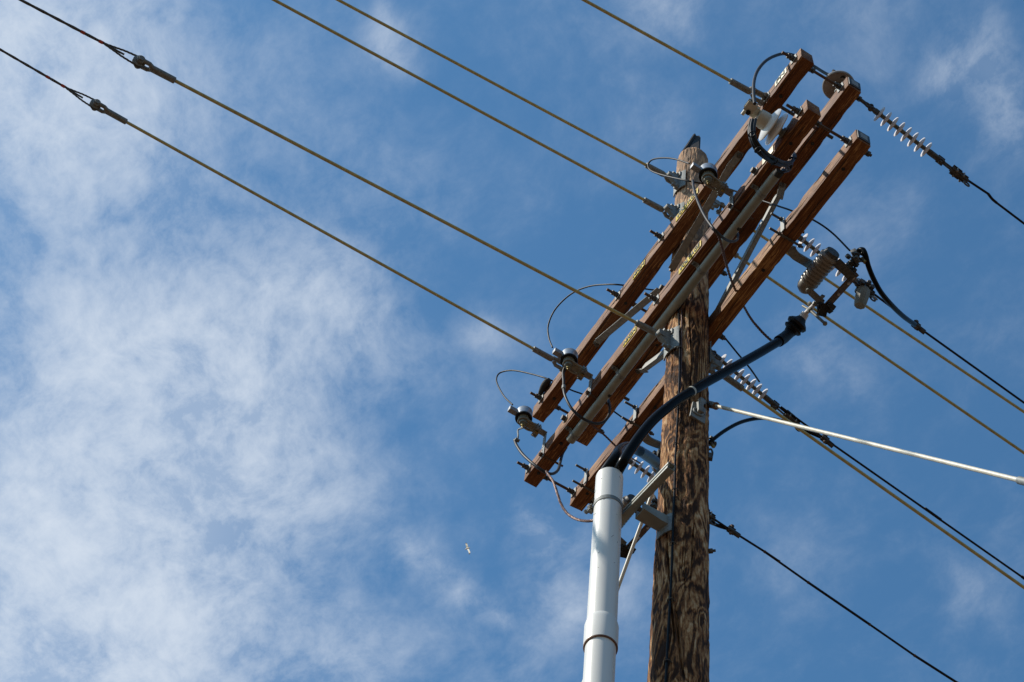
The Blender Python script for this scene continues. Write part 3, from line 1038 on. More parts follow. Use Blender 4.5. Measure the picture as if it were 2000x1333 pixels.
for (pa, pb, lab) in (((1460, 443), (2000, 805), 'uppermost yellowish guy rod leaving to the right, passing behind the switch'),
                      ((1436, 498), (2000, 885), 'middle yellowish guy rod leaving to the right, below the switch'),
                      ((1446, 757), (2000, 1148), 'lowest yellowish guy rod leaving to the right, crossing under the white rod')):
    p0, p1 = at_x(*pa, .0), at_x(*pb, .0)
    guy_rod(lab, p0, p0 + (p1 - p0) * 1.8, group=GR, rad=.0098, side=Vector((.75, -.1, .65)).normalized())
# eye bolts taking the guys that end on the arm
for x_, z_, lab in ((1.143, HU, 'eye bolt through the upper crossarm beside the PN plate'), (-1.12, HU, 'eye bolt through the upper crossarm behind the middle arrester')):
    t = thing('eye_bolt', lab, 'eye bolt', (x_, arm_front('A'), z_), 'eye bolts through the upper near crossarm')
    b = MB(); b.cyl((x_, arm_front('A') - .06, z_), (x_, arm_back('C') + .05, z_), .0105); b.build('shank', M['dark_iron'], t)
    b = MB(); b.torus((x_, arm_front('A') - .088, z_), (.75, .1, .65), .026, .0105); b.lathe((x_, arm_front('A') - .064, z_), Y, [(0, 0), (0, .016), (.04, .013), (.04, 0)], 14); b.build('eye', STEEL, t)
    washer((x_, arm_front('A') - .0035, z_), .07, t)
    b = MB(); b.hexnut((x_, arm_front('A') - .016, z_), Y, .02, .02); b.build('nut', M['dark_iron'], t)


def guy_attachment(z, dirv, label, s=1.0, group='guy eyes bolted to the pole'):
    """cast wing plate on the pole with a lug for the clevis; dirv horizontal, away from the pole"""
    d = Vector(dirv).normalized()
    n_ = Vector((-d.y, d.x, 0))
    r = pole_r(z)
    base = d * r + Z * z
    t = thing('guy_attachment', label, 'bracket', base, group)
    b = MB()
    # curved back plate
    prof = []
    for k in range(-4, 5):
        an = k * .13
        prof.append((d * math.cos(an) + n_ * math.sin(an)) * (r + .008))
    for i in range(8):
        for (zz0, zz1) in ((-.115, .105),):
            w0 = 1
            va = [b.bm.verts.new(prof[i + j] * (1 + e * .065) + Z * (z + q)) for e in (0, 1) for (j, q) in ((0, zz0), (1, zz0), (1, zz1), (0, zz1))]
            f = [(3, 2, 1, 0), (4, 5, 6, 7), (0, 1, 5, 4), (2, 3, 7, 6)]
            if i == 0: f.append((0, 4, 7, 3))
            if i == 7: f.append((1, 2, 6, 5))
            for q in f:
                b._face([va[m] for m in q])
    b.build('back_plate', STEEL, t)
    b = MB()
    # cast lug: a rib that narrows outwards to an eye
    poly = [(.008, -.10), (.03, -.075), (.085, -.022), (.105, .0), (.098, .028), (.075, .036), (.045, .045), (.02, .085), (.008, .09)]
    b.prism([(x * s, y) for x, y in poly], base, d, Z, .026)
    b.lathe(base + d * .078 + Z * .004 - n_ * .018, n_, [(0, 0), (0, .027), (.036, .027), (.036, 0)], 18)
    bmesh.ops.bevel(b.bm, geom=[e for e in b.bm.edges if e.calc_length() > .03], offset=.003, segments=2, affect='EDGES')
    b.build('lug', STEEL, t)
    b = MB()
    for zz in (-.085, .075):
        b.hexnut(base + d * .024 + Z * zz, d, .021, .024); b.cyl(base + d * .01 + Z * zz, base + d * .06 + Z * zz, .0105)
    b.box(base + d * .016 + Z * .075, (.012, .062, .05), (d, n_, Z), .002)
    b.build('bolt_heads', M['galv_dull'], t)
    return t


DL = Vector((.12, -1, 0))
guy_attachment(13.235, DL, 'grey steel eye on the pole, the upper of two near its top')
guy_attachment(12.775, DL, 'grey steel eye on the pole just above the VOLTAGE plate')
guy_attachment(11.235, DL, 'grey steel eye on the pole below the crossarms, holding the crossing guy rod')
for z_, lab in ((13.24, 'steel eye on the far side of the pole top, mostly hidden, upper one'), (12.77, 'steel eye on the far side of the pole behind the upper crossarms'), (11.27, 'steel eye on the far side of the pole behind the thick black cable')):
    guy_attachment(z_, Vector((.06, 1, 0)), lab)

# pale rod running down to the right
w0 = at_z(1397, 793, 10.62)
w1 = at_x(1995, 939.5, 1.95)
a = (w0 - w1).normalized()
t = thing('guy_strain_rod', 'pale sunlit rod crossing the lower right from the pole to the edge', 'guy rod', w0, GR)
b = MB(); b.tube([w0 + a * .03, w1], .0102, 12); b.build('fibreglass_rod', M['fibre_pale'], t)
b = MB()
b.lathe(w0 - a * .012, a, [(0, 0), (0, .0125), (.004, .0195), (.085, .0205), (.09, .017), (.13, .015), (.13, 0)], 18)
b.lathe(w0 + a * .15 - Z * .02, Z, [(0, 0), (0, .024), (.04, .024), (.04, 0)], 16)
b.build('end_fitting', M['galv'], t)
b = MB(); b.torus(w0 - a * .012, a, .0175, .0045, 20, 8); b.build('brown_collar', M['rust_pipe'], t)
b = MB(); m0 = w0 - a * .13; b.tube([m0, m0 - a * .045], .0106, 12); b.build('faded_band', M['cream'], t)
b = MB(); b.lathe(w1 + a * .02, -a, [(0, 0), (0, .0115), (.004, .0165), (.2, .0170), (.2, 0)], 18); b.build('end_fitting', M['galv'], t)
pb = on_pole(1361, 800, .0)
nb = Vector((pb.x, pb.y, 0)).normalized(); sb = Vector((-nb.y, nb.x, 0))
t = thing('guy_attachment', 'small pale steel bracket on the pole holding the white rod', 'bracket', pb)
b = MB(); b.prism([(-.045, -.10), (.045, -.12), (.05, .02), (.02, .05), (-.03, .04)], pb + nb * .006, sb, Z, .012); b.build('back_plate', M['galv'], t)
b = MB(); b.prism([(0, -.07), (.03, -.06), (.055, .0), (.05, .035), (.03, .045), (0, .04)], pb + nb * .01, nb, Z, .022)
b.hexnut(pb + nb * .02 - Z * .03 + sb * .02, nb, .02, .022); b.torus(pb + nb * .016 - Z * .045 + sb * .0, nb, .026, .007, 18, 8)
b.bar(pb + nb * .035 + Z * .03, w0 + a * .14, .03, .022)
b.build('lug', M['galv'], t)

# pale rod going down behind the riser
yl = -.085
l0, l1, l2 = at_y(1281, 945, yl), at_y(1215, 1130, yl), at_y(1140, 1333, yl)
dl = (l2 - l0).normalized()
t = thing('guy_strain_rod', 'tan rod slanting down behind the white riser pipe', 'guy rod', l0)
b = MB(); b.tube([l0, l0 + dl * 3.2], .0098, 12); b.build('fibreglass_rod', M['fibre_pale'], t)
b = MB(); b.lathe(l0 + dl * .01, -dl, [(0, 0), (0, .0195), (.10, .0205), (.10, 0)], 16); b.build('end_fitting', M['dark_iron'], t)

# ------------------------------------------------------------------ grey tube along the lower near crossarm
tz = HL - AT / 2 - .0315
tp0, tp1 = at_z(1114, 861, tz), at_z(1519, 338, tz)
ty = (tp0.y + tp1.y) / 2
tdir = (tp1 - tp0).normalized()
t = thing('grey_conduit_tube', 'long straight grey tube strapped to the back of the lower near crossarm', 'tube', tp0)
b = MB()
b.lathe(tp0, tdir, [(0.03, 0), (0.03, .024), (0, .024), (0, .0285), ((tp1 - tp0).length, .0285), ((tp1 - tp0).length, .0245), ((tp1 - tp0).length - .04, .0245), ((tp1 - tp0).length - .04, 0)], 24)
b.build('tube_wall', M['pvc_grey'], t)
for (px, py) in ((1486, 365), (1371, 516), (1215, 720), (1125, 840)):
    p = at_y(px, py, ty); c = tp0 + tdir * ((p.x - tp0.x) / tdir.x)
    b = MB(); b.lathe(c - tdir * .012, tdir, [(0, .0285), (0, .0305), (.024, .0305), (.024, .0285)], 24)
    b.bar(c - Y * .030 + Z * .012, c - Y * .034 + Z * .029, .024, .003, up=Y)
    b.bar(c - Y * .030 + Z * .0285, c - Y * .068 + Z * .0285, .024, .003)
    st = b.build('strap', M['galv_dull'], t)
    b = MB(); b.hexnut(c - Y * .056 + Z * .023, Z, .009, .008); b.build('screw', M['dark_iron'], st)
for (px, py) in ((1437, 447), (1186, 776)):
    p = at_y(px, py, ty); c = tp0 + tdir * ((p.x - tp0.x) / tdir.x)
    dn = Vector((.25, .5, -.8)).normalized()
    b = MB(); b.cyl(c + dn * .024, c + dn * .031, .013); b.build('grommet', M['tar'], t)

# ------------------------------------------------------------------ surge arresters
def arrester(X0, z0, label):
    yf = arm_front('B')
    root = Vector((X0, yf, HL))
    t = thing('surge_arrester', label, 'surge arrester', root, 'surge arresters on the lower near crossarm')
    zt = z0                                             # bracket level
    # strap bolted to the arm and bent out at the top
    b = MB()
    b.bar((X0, yf - .004, HL - .085), (X0, yf - .004, zt + .0), .034, .006, up=Y, bevel=.001)
    for dz in (-.065, -.035, .0, .03, .06):
        b.box((X0, yf - .0085, HL + dz), (.011, .003, .019), bevel=.001)
    b.bar((X0, yf - .002, zt), (X0, yf - .085, zt + .005), .036, .007)
    b.build('mounting_strap', M['galv'], t)
    b = MB(); b.cyl((X0, yf - .03, HL - .06), (X0, arm_back('B') + .05, HL - .06), .007); b.hexnut((X0, yf - .018, HL - .06), Y, .016, .016); b.build('carriage_bolt', M['rust'], t)
    # moulded bracket: two rails from the clamp to a ring round the body
    cx, cy = X0 + .012, yf - .172
    cen = Vector((cx, cy, zt))
    b = MB()
    b.box((X0, yf - .072, zt + .004), (.050, .055, .040), bevel=.004)
    for s in (-1, 1):
        b.tube(cr([(X0 + s * .022, yf - .08, zt), (X0 + s * .03, yf - .12, zt - .004), (cx + s * .029, cy - .0, zt - .012)], 5), [.008] * 11, 8)
    b.torus(cen - Z * .012, Z, .029, .0075, 24, 8)
    b.box((X0 + .004, yf - .115, zt - .006), (.040, .05, .012), bevel=.002)
    b.build('bracket', M['tan_poly'], t)
    b = MB()
    for dy in (-.058, -.074):
        b.tube(cr([(X0 - .03, yf + dy, zt - .034), (X0 - .031, yf + dy, zt + .02), (X0, yf + dy, zt + .033), (X0 + .031, yf + dy, zt + .02), (X0 + .03, yf + dy, zt - .034)], 6), .0042, 8)
    b.bar((X0 - .038, yf - .066, zt - .026), (X0 + .038, yf - .066, zt - .026), .032, .006)
    for s in (-1, 1):
        for dy in (-.058, -.074):
            b.hexnut((X0 + s * .03, yf + dy, zt - .034), Z, .0075, .009)
    b.build('u_bolt_clamp', M['galv'], t)
    b = MB(); b.box((X0 + .006, yf - .068, zt - .034), (.012, .02, .02)); b.build('brass_shim', M['brass'], t)
    # silver cup over a dark shed, polymer body below
    zc = zt + .028
    b = MB(); b.lathe((cx, cy, zc), Z, [(.052, 0), (.052, .040), (.0, .048), (0, .0515), (.062, .0515), (.070, .046), (.072, 0)], 36)
    b.build('cap', M['alu'], t)
    b = MB(); b.lathe((cx, cy, zc), Z, [(-.012, .042), (-.012, .054), (-.004, .0555), (.002, .0525), (.004, .040)], 36); b.lathe((cx, cy, zc), Z, [(.045, 0), (.045, .043), (-.004, .043), (-.004, 0)], 30)
    b.build('rubber_skirt', M['black'], t)
    b = MB(); b.lathe((cx, cy, zt), Z, [(-.05, 0), (-.05, .012), (-.046, .014), (-.04, .0235), (-.012, .026), (.0, .034), (.026, .037), (.03, 0)], 28)
    b.build('polymer_body', M['core'], t)
    b = MB(); b.hexnut((cx, cy, zt - .055), Z, .013, .014); b.cyl((cx, cy, zt - .078), (cx, cy, zt - .05), .006); b.build('terminal_stud', M['brass'], t)
    # flat line terminal standing off the cup
    b = MB(); b.box((cx - .010, cy - .075, zc + .030), (.034, .062, .034), bevel=.0015); b.build('line_terminal', M['alu_flat'], t)
    return t, Vector((cx, cy, zt)), Vector((cx - .010, cy - .105, zc + .034))


s1 = at_y(1431, 372, arm_front('B')); s2 = at_y(1152, 748, arm_front('B')); s3 = at_y(1066, 845, arm_front('B'))
AR = [arrester(.775, 11.745, 'silver capped arrester in front of the pole top, rightmost of three'),
      arrester(-.755, 11.77, 'silver capped arrester next to the lowest left guy rod, middle of three'),
      arrester(-1.305, 11.815, 'silver capped arrester at the lower left crossarm tip, leftmost of three')]

# ------------------------------------------------------------------ white post insulator
xp = 1.285
pp = Vector((xp, arm_front('B'), 11.655))
e_ = at_x(1471, 222, xp)
ax_ = (e_ - pp).normalized()
PL = (e_ - pp).length
t = thing('post_insulator', 'bright white insulator with two discs standing out from the crossarm tip', 'insulator', pp)
b = MB(); b.cyl(pp, pp + ax_ * PL * .30, .021, seg=20); b.cyl(pp - ax_ * .0, pp + ax_ * .012, .034); b.build('steel_stud', M['galv_dull'], t)


def along(px, py):
    v = at_x(px, py, xp) - pp
    return v.dot(ax_)


dA, dB = along(1513, 253), along(1500, 245)
b = MB()
for d_ in (dA, dB):
    b.lathe(pp + ax_ * (d_ - .022), ax_, [(0, .03), (.004, .100), (.010, .106), (.018, .100), (.034, .052), (.04, .03)], 40)
b.build('sheds', M['white_gloss'], t)
b = MB(); b.lathe(pp + ax_ * (dA - .03), ax_, [(0, 0), (0, .04), (.02, .046), (dB - dA + .055, .052), (PL - dA - .02, .050), (PL - dA, .046), (PL - dA, 0)], 32)
b.build('body', M['cream'], t)
b = MB()
cp = pp + ax_ * PL
sx_ = ax_.cross(Z).normalized(); uz_ = sx_.cross(ax_).normalized()
b.bar(cp - ax_ * .02 + uz_ * .04, cp + ax_ * .045 + uz_ * .035, .055, .03, up=uz_, bevel=.005)
b.bar(cp - ax_ * .10 + uz_ * .058 , cp + ax_ * .0 + uz_ * .05, .03, .012, up=uz_, bevel=.003)
b.bar(cp + ax_ * .01 - uz_ * .01 - sx_ * .03, cp + ax_ * .06 - uz_ * .012 - sx_ * .03, .05, .035, up=uz_, bevel=.005)
b.cyl(cp + ax_ * .03 + uz_ * .06, cp + ax_ * .03 - uz_ * .035, .010)
b.cyl(cp + ax_ * .045 - sx_ * .06, cp + ax_ * .045 + sx_ * .04, .011)
b.build('top_clamp', M['cream'], t)
b = MB(); b.hexnut(cp + ax_ * .045 - sx_ * .066, sx_, .014, .016); b.hexnut(cp + ax_ * .03 - uz_ * .03, uz_, .016, .016); b.build('clamp_nuts', M['black'], t)

# ------------------------------------------------------------------ grey pin insulator on the rear upper crossarm
zd = 12.53
pd = at_z(1638, 169, zd)
t = thing('pin_insulator', 'wide grey dish shaped insulator above the tip of the far upper crossarm', 'insulator', (pd.x, pd.y, HU + AT / 2))
b = MB(); b.lathe((pd.x, pd.y, zd), Z, [(.03, 0), (.028, .03), (.012, .07), (.0, .088), (-.004, .094), (.004, .098), (.022, .094), (.055, .06), (.085, .042), (.115, .040), (.12, .033), (.13, .036), (.15, .03), (.15, 0)], 48)
b.build('porcelain_bell', M['disc'], t)
b = MB(); b.cyl((pd.x, pd.y, HU + AT / 2), (pd.x, pd.y, zd + .03), .014); b.cyl((pd.x, pd.y, HU + AT / 2), (pd.x, pd.y, HU + AT / 2 + .012), .03); b.build('steel_pin', M['galv_dull'], t)
b = MB(); b.torus((pd.x, pd.y, zd + .123), Z, .038, .006); b.bar((pd.x + .02, pd.y - .05, zd + .125), (pd.x + .03, pd.y + .06, zd + .14), .012, .012); b.build('tie_wire', M['black'], t)

# ------------------------------------------------------------------ dead-end insulators, strain clamps and conductors on the right
def deadend(p0, a, lab, full=True):
    """p0 on the far face of the rear arm, a along the conductor"""
    t = thing('strain_insulator', lab, 'insulator', p0, 'white shed strain insulators behind the far upper crossarm')
    sd = a.cross(Z).normalized(); up = sd.cross(a).normalized()
    b = MB()
    b.cyl(p0 - a * .02, p0 + a * .03, .011); b.torus(p0 + a * .045, sd, .02, .008, 18, 8)
    clevis(b, p0 + a * .085, -a, up, .75, .06)
    b.lathe(p0 + a * .09, a, [(0, 0), (0, .014), (.01, .018), (.055, .017), (.06, .012), (.06, 0)], 16)
    b.build('link_fitting', M['dark_iron'], t)
    b = MB(); b.cyl(p0 + a * .11, p0 + a * .55, .0125, seg=14); b.build('core_rod', M['core'], t)
    for k in range(8):
        c = p0 + a * (.132 + .0505 * k)
        b = MB(); b.lathe(c, a, [(-.010, .012), (-.007, .018), (-.0025, .049), (.0, .0515), (.003, .050), (.009, .018), (.012, .012)], 30)
        b.build('shed', M['white'], t)
    b = MB(); b.lathe(p0 + a * .50, a, [(0, 0), (0, .017), (.01, .019), (.075, .018), (.08, .013), (.10, .012), (.10, 0)], 18)
    b.box(p0 + a * .592, (.04, .03, .036), (a, sd, up), .004); b.cyl(p0 + a * .592 - up * .035, p0 + a * .592 + up * .035, .008); b.hexnut(p0 + a * .592 + up * .03, up, .014, .012); b.hexnut(p0 + a * .592 - up * .03, up, .014, .012)
    b.build('end_fitting', M['dark_iron'], t)
    return t


def strain_clamp(c, a, lab):
    t = thing('strain_clamp', lab, 'clamp', c, 'bolted strain clamps holding the black wires')
    sd = a.cross(Z).normalized(); up = sd.cross(a).normalized()
    b = MB()
    for s in (-1, 1):
        b.tube([c - a * .115 + up * .016 * s, c - a * .02 + up * .02 * s], .0065, 8)
    b.cyl(c - a * .115 - up * .03, c - a * .115 + up * .03, .008)
    b.build('link_plates', M['dark_iron'], t)
    b = MB()
    b.box(c + a * .0, (.050, .034, .040), (a, sd, up), .008); b.box(c + a * .048 - up * .004, (.055, .026, .028), (a, sd, up), .008)
    b.lathe(c + a * .070, a, [(0, 0), (0, .015), (.02, .012), (.02, 0)], 14)
    b.build('clamp_body', M['dark_iron'], t)
    for k, (da, s) in enumerate(((-.004, 1), (.046, 1))):
        b = MB()
        b.tube(cr([c + a * da + sd * .02 - up * .024 * s, c + a * da + sd * .024 + up * .012 * s, c + a * da + up * .025 * s, c + a * da - sd * .024 + up * .012 * s, c + a * da - sd * .02 - up * .024 * s], 4), .0045, 6)
        b.hexnut(c + a * da + sd * .02 - up * .026 * s, up, .008, .009); b.hexnut(c + a * da - sd * .02 - up * .026 * s, up, .008, .009)
        b.build('u_bolt', M['galv_dull'], t)
    b = MB(); b.torus(c + a * .075 - up * .012 - Z * .042 , sd, .021, .0055, 20, 8); b.build('pull_ring', M['dark_iron'], t)
    return t


ZC = HU


def cond_pt(px, py, drop=.15):
    z = ZC
    for _ in range(6):
        p = at_z(px, py, z)
        z = ZC - drop * max(0, p.y - .25)
    return p


COND = [('c1', (1683, 197), (1858, 330), [(1882, 345), (1930, 381), (1945, 397), (2000, 437)]),
        ('c2', (1535, 444), (1688, 563), [(1706, 574), (1790, 637), (2000, 787)]),
        ('c3', (1378, 679), (1497, 778), [(1525, 795), (1610, 857), (2000, 1130)]),
        ('c4', (1204, 884), (1318, 961), [(1341, 979), (1385, 1008), (1427, 1036), (1492, 1077), (1577, 1137), (1697, 1219), (1785, 1280), (1868, 1333)])]
clab = {'c1': 'behind the right tip of the upper arms', 'c2': 'behind the switch right of the pole', 'c3': 'just right of the pole above the thick cable', 'c4': 'left of the pole behind the riser pipe'}
GC = 'black line wires leaving to the right'
cdir = {}
for key, s, cpx, rest in COND:
    p0 = cond_pt(*s); pc = cond_pt(*cpx); p0.y = max(p0.y, arm_back('C')) 
    a = (pc - p0).normalized()
    deadend(p0, a, 'white shed insulator string ' + clab[key])
    c = p0 + a * (.61 if key == 'c2' else .71)
    strain_clamp(c, a, 'dark bolted clamp holding a black wire ' + clab[key])
    pts = [c + a * .02] + [cond_pt(*q) for q in rest]
    last = pts[-1]; dl_ = (pts[-1] - pts[-2]).normalized()
    if key == 'c1':
        pass
    pts.append(last + dl_ * 9 - Z * .2)
    cdir[key] = (c, a, pts)
    wl = {'c1': 'black line wire with a kink at the far right, topmost of the four', 'c2': 'black line wire below the switch, second from the top at right',
          'c3': 'black line wire running beside the lowest yellow rod', 'c4': 'black line wire crossing the bottom right corner'}[key]
    t = thing('line_wire', wl, 'wire', c, GC)
    b = MB()
    if key == 'c1':
        k0, k1 = cond_pt(1930, 379), cond_pt(1947, 397)
        b.tube([c + a * .02, k0], .0075, 10); b.tube(cr([k0, k0.lerp(k1, .5) - X * .004, k1], 4), .0085, 10); b.tube([k1, last, pts[-1]], .0072, 10)
    else:
        b.tube(pts, .0072 if key != 'c4' else .0076, 10)
    b.build('conductor', M['black'], t)
    if key == 'c4':
        for (q0, q1) in (((1492, 1077), (1520, 1096)), ((1577, 1137), (1697, 1219)), ((1785, 1280), (1868, 1333))):
            b = MB(); b.tube([cond_pt(*q0), cond_pt(*q1)], .0088, 10); b.build('wrapped_sleeve', M['black'], t)
            for q in (q0, q1):
                b = MB(); p = cond_pt(*q); b.tube([p, p + (cond_pt(*q1) - cond_pt(*q0)).normalized() * .012], .0100, 10); b.build('tape_end', M['rust'], t)
    if key == 'c3':
        for (q0, q1) in (((1806, 993), (1838, 1016)), ((1995, 1126), (2003, 1132))):
            b = MB(); b.tube([cond_pt(*q0), cond_pt(*q1)], .0098, 10); b.build('wrapped_sleeve', M['black'], t)

# drum shaped part hanging from the second clamp
c, a, _ = cdir['c2']
pd2 = cond_pt(1680, 585)
t = thing('hanging_clamp_body', 'taupe rounded body hanging under the clamp right of the switch', 'clamp', c)
q0 = at_y(1688, 563, c.y); q1 = at_y(1679, 598, c.y)
b = MB(); b.lathe(q0, q1 - q0, [(0, 0), (0, .024), (.015, .042), (.06, .046), ((q1 - q0).length - .02, .040), ((q1 - q0).length, .034), ((q1 - q0).length, 0)], 8, smooth=False); b.build('rounded_body', M['tan_poly'], t)
b = MB(); 
for k in range(7):
    an = k * .9
    w = Vector((math.cos(an), math.sin(an), 0)) * .045
    b.box(q0 + w + Z * (.01 * (k % 3) - .005), (.03, .022, .026), frame_from(w + Z * .2), .004); b.hexnut(q0 + w * 1.2 + Z * .02 * (k % 2), w, .011, .016)
b.build('bolt_cluster', M['dark_iron'], t)
b = MB(); b.torus(q0 + X * .02 - Y * .05, Vector((.5, .3, .8)), .024, .004, 18, 8); b.torus(q0 + Y * .075 - Z * .05, Vector((1, 0, 0.2)), .018, .0045, 18, 8); b.build('wire_ring', M['galv'], t)


def wire_clamp(p, a, lab):
    t = thing('wire_connector', lab, 'connector', p, 'bolted connectors on the black wires')
    sd = a.cross(Z).normalized(); up = sd.cross(a).normalized()
    b = MB(); b.box(p, (.044, .026, .032), (a, sd, up), .005); b.box(p + a * .045 - up * .004, (.045, .018, .022), (a, sd, up), .004); b.build('body', M['dark_iron'], t)
    b = MB(); b.hexnut(p + up * .034, up, .014, .022); b.cyl(p - up * .05, p + up * .05, .006); b.hexnut(p - up * .036, up, .011, .014); b.lathe(p + up * .03, up, [(0, 0), (0, .012), (.02, .016), (.026, .010), (.026, 0)], 12)
    b.build('bolt', M['rust'], t)
    return t


wire_clamp(cond_pt(1789, 636), cdir['c2'][1], 'bolted connector where the thick black jumper meets the second wire')
wire_clamp(cond_pt(1611, 858), cdir['c3'][1], 'bolted connector under the pale rod, on the third wire')
wire_clamp(cond_pt(1428, 1036), cdir['c4'][1], 'bolted connector on the lowest wire just right of the pole')

# ------------------------------------------------------------------ jumpers and leads
def lead(name, lab, pts, r, material, cat='wire', group=None, n=8, twist=False):
    P = cr(path_y(pts), n)
    b = MB()
    if twist:
        b.strand(path_y(pts), r, 3, .06)
    else:
        b.tube(P, r, 10)
    o = b.build(name, material, loc=P[0])
    return tag(o, lab, cat, group)


B_ = M['black']
GJ = 'thin jumper wires looping over the crossarms'
y2 = AR[0][2].y
lead('jumper_wire', 'thin black wire loop left of the pole top ending at the right arrester', [(1346, 320, -.36), (1322, 312, -.40), (1298, 309, -.42), (1275, 312, -.43), (1266, 322, -.43), (1272, 334, -.42), (1300, 344, -.38), (1350, 355, -.30),
     (1395, 363, -.1), (1425, 370, .0), (1470, 386, .1), (1520, 403, .16), (1546, 412, .2), (1590, 431, .30), (1625, 455, .42), (1660, 490, .52)], .0055, B_, group=GJ)
lead('jumper_wire', 'thin black wire arching above the left arms from the middle arrester', [(1079, 679, -.34), (1072, 660, -.36), (1071, 635, -.38), (1085, 604, -.38), (1115, 575, -.36), (1150, 560, -.33), (1190, 556, -.28), (1221, 558, -.2), (1262, 565, 0.0), (1290, 570, .10), (1340, 590, .2),
     (1395, 640, .28), (1412, 656, .32), (1440, 690, .42), (1465, 720, .55), (1483, 746, .68)], .0055, B_, group=GJ)
lead('jumper_wire', 'thin black wire loop at the far left from the lowest arrester', [(1001, 791, -.34), (985, 775, -.38), (972, 752, -.40), (970, 738, -.40), (978, 728, -.38), (1000, 724, -.34), (1030, 729, -.29), (1071, 741, -.22), (1115, 762, -.02), (1137, 770, .06), (1170, 785, .15), (1210, 812, .25), (1245, 840, .3), (1290, 878, .45), (1310, 915, .55)], .0055, B_, group=GJ)
# black cover over the jumper where it crosses the arm
b = MB(); zt_ = HU + AT / 2 + .012
p = [at_z(1073, 741, zt_), at_z(1063, 755, zt_), at_z(1050, 779, zt_ - .008)]
b.tube(cr([p[0], p[1], p[2]], 5), [.012, .022, .026, .026, .027, .026, .024, .020, .016, .012, .008], 12)
tag(b.build('wire_cover', M['tar'], loc=p[0]), 'black tapered cover lying on the far left end of the upper crossarm', 'wire cover')
lead('jumper_cable', 'grey black cable arching over the right tip of the upper crossarm', [(1474, 203, -.50), (1472, 180, -.49), (1473, 158, -.46), (1480, 138, -.42), (1495, 120, -.36), (1515, 109, -.28), (1535, 105.5, -.2), (1560, 112, -.08), (1590, 130, .02), (1620, 147, .08), (1650, 150, .14)], .0095, M['grey_cable'], 'cable')
GA = 'ground leads from the arresters'
lead('ground_lead', 'dark lead hanging from the right arrester in a hook to the grey tube', [(1353, 353, -.30), (1356, 372, -.32), (1364, 396, -.34), (1377, 423, -.35), (1393, 446, -.33), (1410, 463, -.26), (1426, 472, -.18), (1438, 470, -.12), (1441, 461, -.09), (1438, 448, -.07)], .0080, M['grey_cable'], 'cable', GA)
lead('ground_lead', 'long twisted brown lead from the right arrester to the cable end', [(1391, 446, -.33), (1403, 461, -.28), (1411, 488, -.2), (1419, 518, -.1), (1430, 552, .05), (1447, 588, .2), (1466, 622, .35), (1485, 645, .46), (1500, 660, .52), (1511, 669, .55)], .0085, M['copper'], 'cable', GA, twist=True)
lead('ground_lead', 'grey lead hanging from the middle arrester in a hook to the grey tube', [(1104, 717, -.385), (1100, 728, -.39), (1101, 745, -.39), (1101, 760, -.39), (1105, 777, -.38), (1117, 799, -.34), (1137, 817, -.27), (1160, 827, -.18), (1178, 825, -.12), (1189, 812, -.09), (1191, 796, -.08), (1187, 778, -.07)], .0085, M['grey_cable'], 'cable', GA)
b = MB(); q_ = at_y(1101, 758, -.39); b.tube([q_ + Z * .02, q_ - Z * .012], .013, 10); tag(b.build('lead_splice', M['galv_dull'], loc=q_), 'small metal splice on the lead below the middle arrester', 'splice')
lead('ground_lead', 'thin reddish brown lead running under the arms to the riser cable', [(1140, 818, -.25), (1158, 832, -.18), (1180, 850, -.08), (1203, 872, .02), (1225, 890, .06), (1250, 905, .1)], .0062, M['copper'], 'cable', GA, twist=True)
lead('ground_lead', 'grey lead from the leftmost arrester curving into the lower end of the tube', [(1005, 860, -.42), (1010, 872, -.42), (1022, 889, -.40), (1042, 907, -.36), (1062, 921, -.30), (1078, 926, -.24), (1090, 918, -.17), (1095, 900, -.12), (1099, 886, -.10), (1106, 874, -.09)], .0092, M['grey_cable'], 'cable', GA)
b = MB(); P_ = path_y([(1022, 836, -.40), (1012, 840, -.41), (1012, 852, -.42), (1010, 860, -.42)]); b.tube(cr(P_, 5), .0055, 8); b.box(P_[-1], (.02, .03, .012)); tag(b.build('terminal_strip', M['galv_dull'], loc=P_[0]), 'bare bent metal strip below the leftmost arrester', 'terminal')
lead('ground_lead', 'twisted brown lead hanging below the left arms and passing behind the riser', [(1066, 921, -.29), (1080, 940, -.27), (1088, 962, -.26), (1096, 985, -.25), (1108, 1003, -.24), (1125, 1014, -.22), (1145, 1018, -.2), (1165, 1016, -.18), (1200, 1010, -.15)], .0085, M['copper'], 'cable', GA, twist=True)

# bundle of cables curving from the post insulator to the tube
t = thing('cable_bundle', 'looped bundle of black cables hanging from the white insulator', 'cables', cp)
base_pts = [(1470, 234, -.50), (1467, 252, -.50), (1470, 272, -.48), (1481, 291, -.43), (1498, 306, -.35), (1516, 316, -.26), (1534, 320, -.18), (1547, 316, -.12), (1551, 306, -.08), (1546, 298, -.05)]
for k, (dx, dy) in enumerate(((0, 0), (5.5, -2), (-3.5, 3.5), (2, 5))):
    pts = [(px + dx * (1 if i < 6 else .3), py + dy * (1 if i > 2 else .3), y + .012 * (k % 2)) for i, (px, py, y) in enumerate(base_pts)]
    if k == 2: pts = pts[:8] + [(1540, 333, -.1), (1528, 332, -.08)]
    if k == 3: pts = pts[:7] + [(1540, 332, -.12), (1530, 336, -.09), (1522, 338, -.085)]
    b = MB(); b.tube(cr(path_y(pts), 8), .0092, 10); b.build('cable', M['grey_cable'] if k == 1 else M['black'], t)
for (px, py, y) in ((1469, 262, -.50), (1481, 293, -.44), (1512, 316, -.29)):
    b = MB(); p = at_y(px, py, y); b.torus(p, at_y(px + 6, py + 9, y + .02) - p, .021, .0035, 16, 6)
    b.build('cable_tie', M['black'], t)
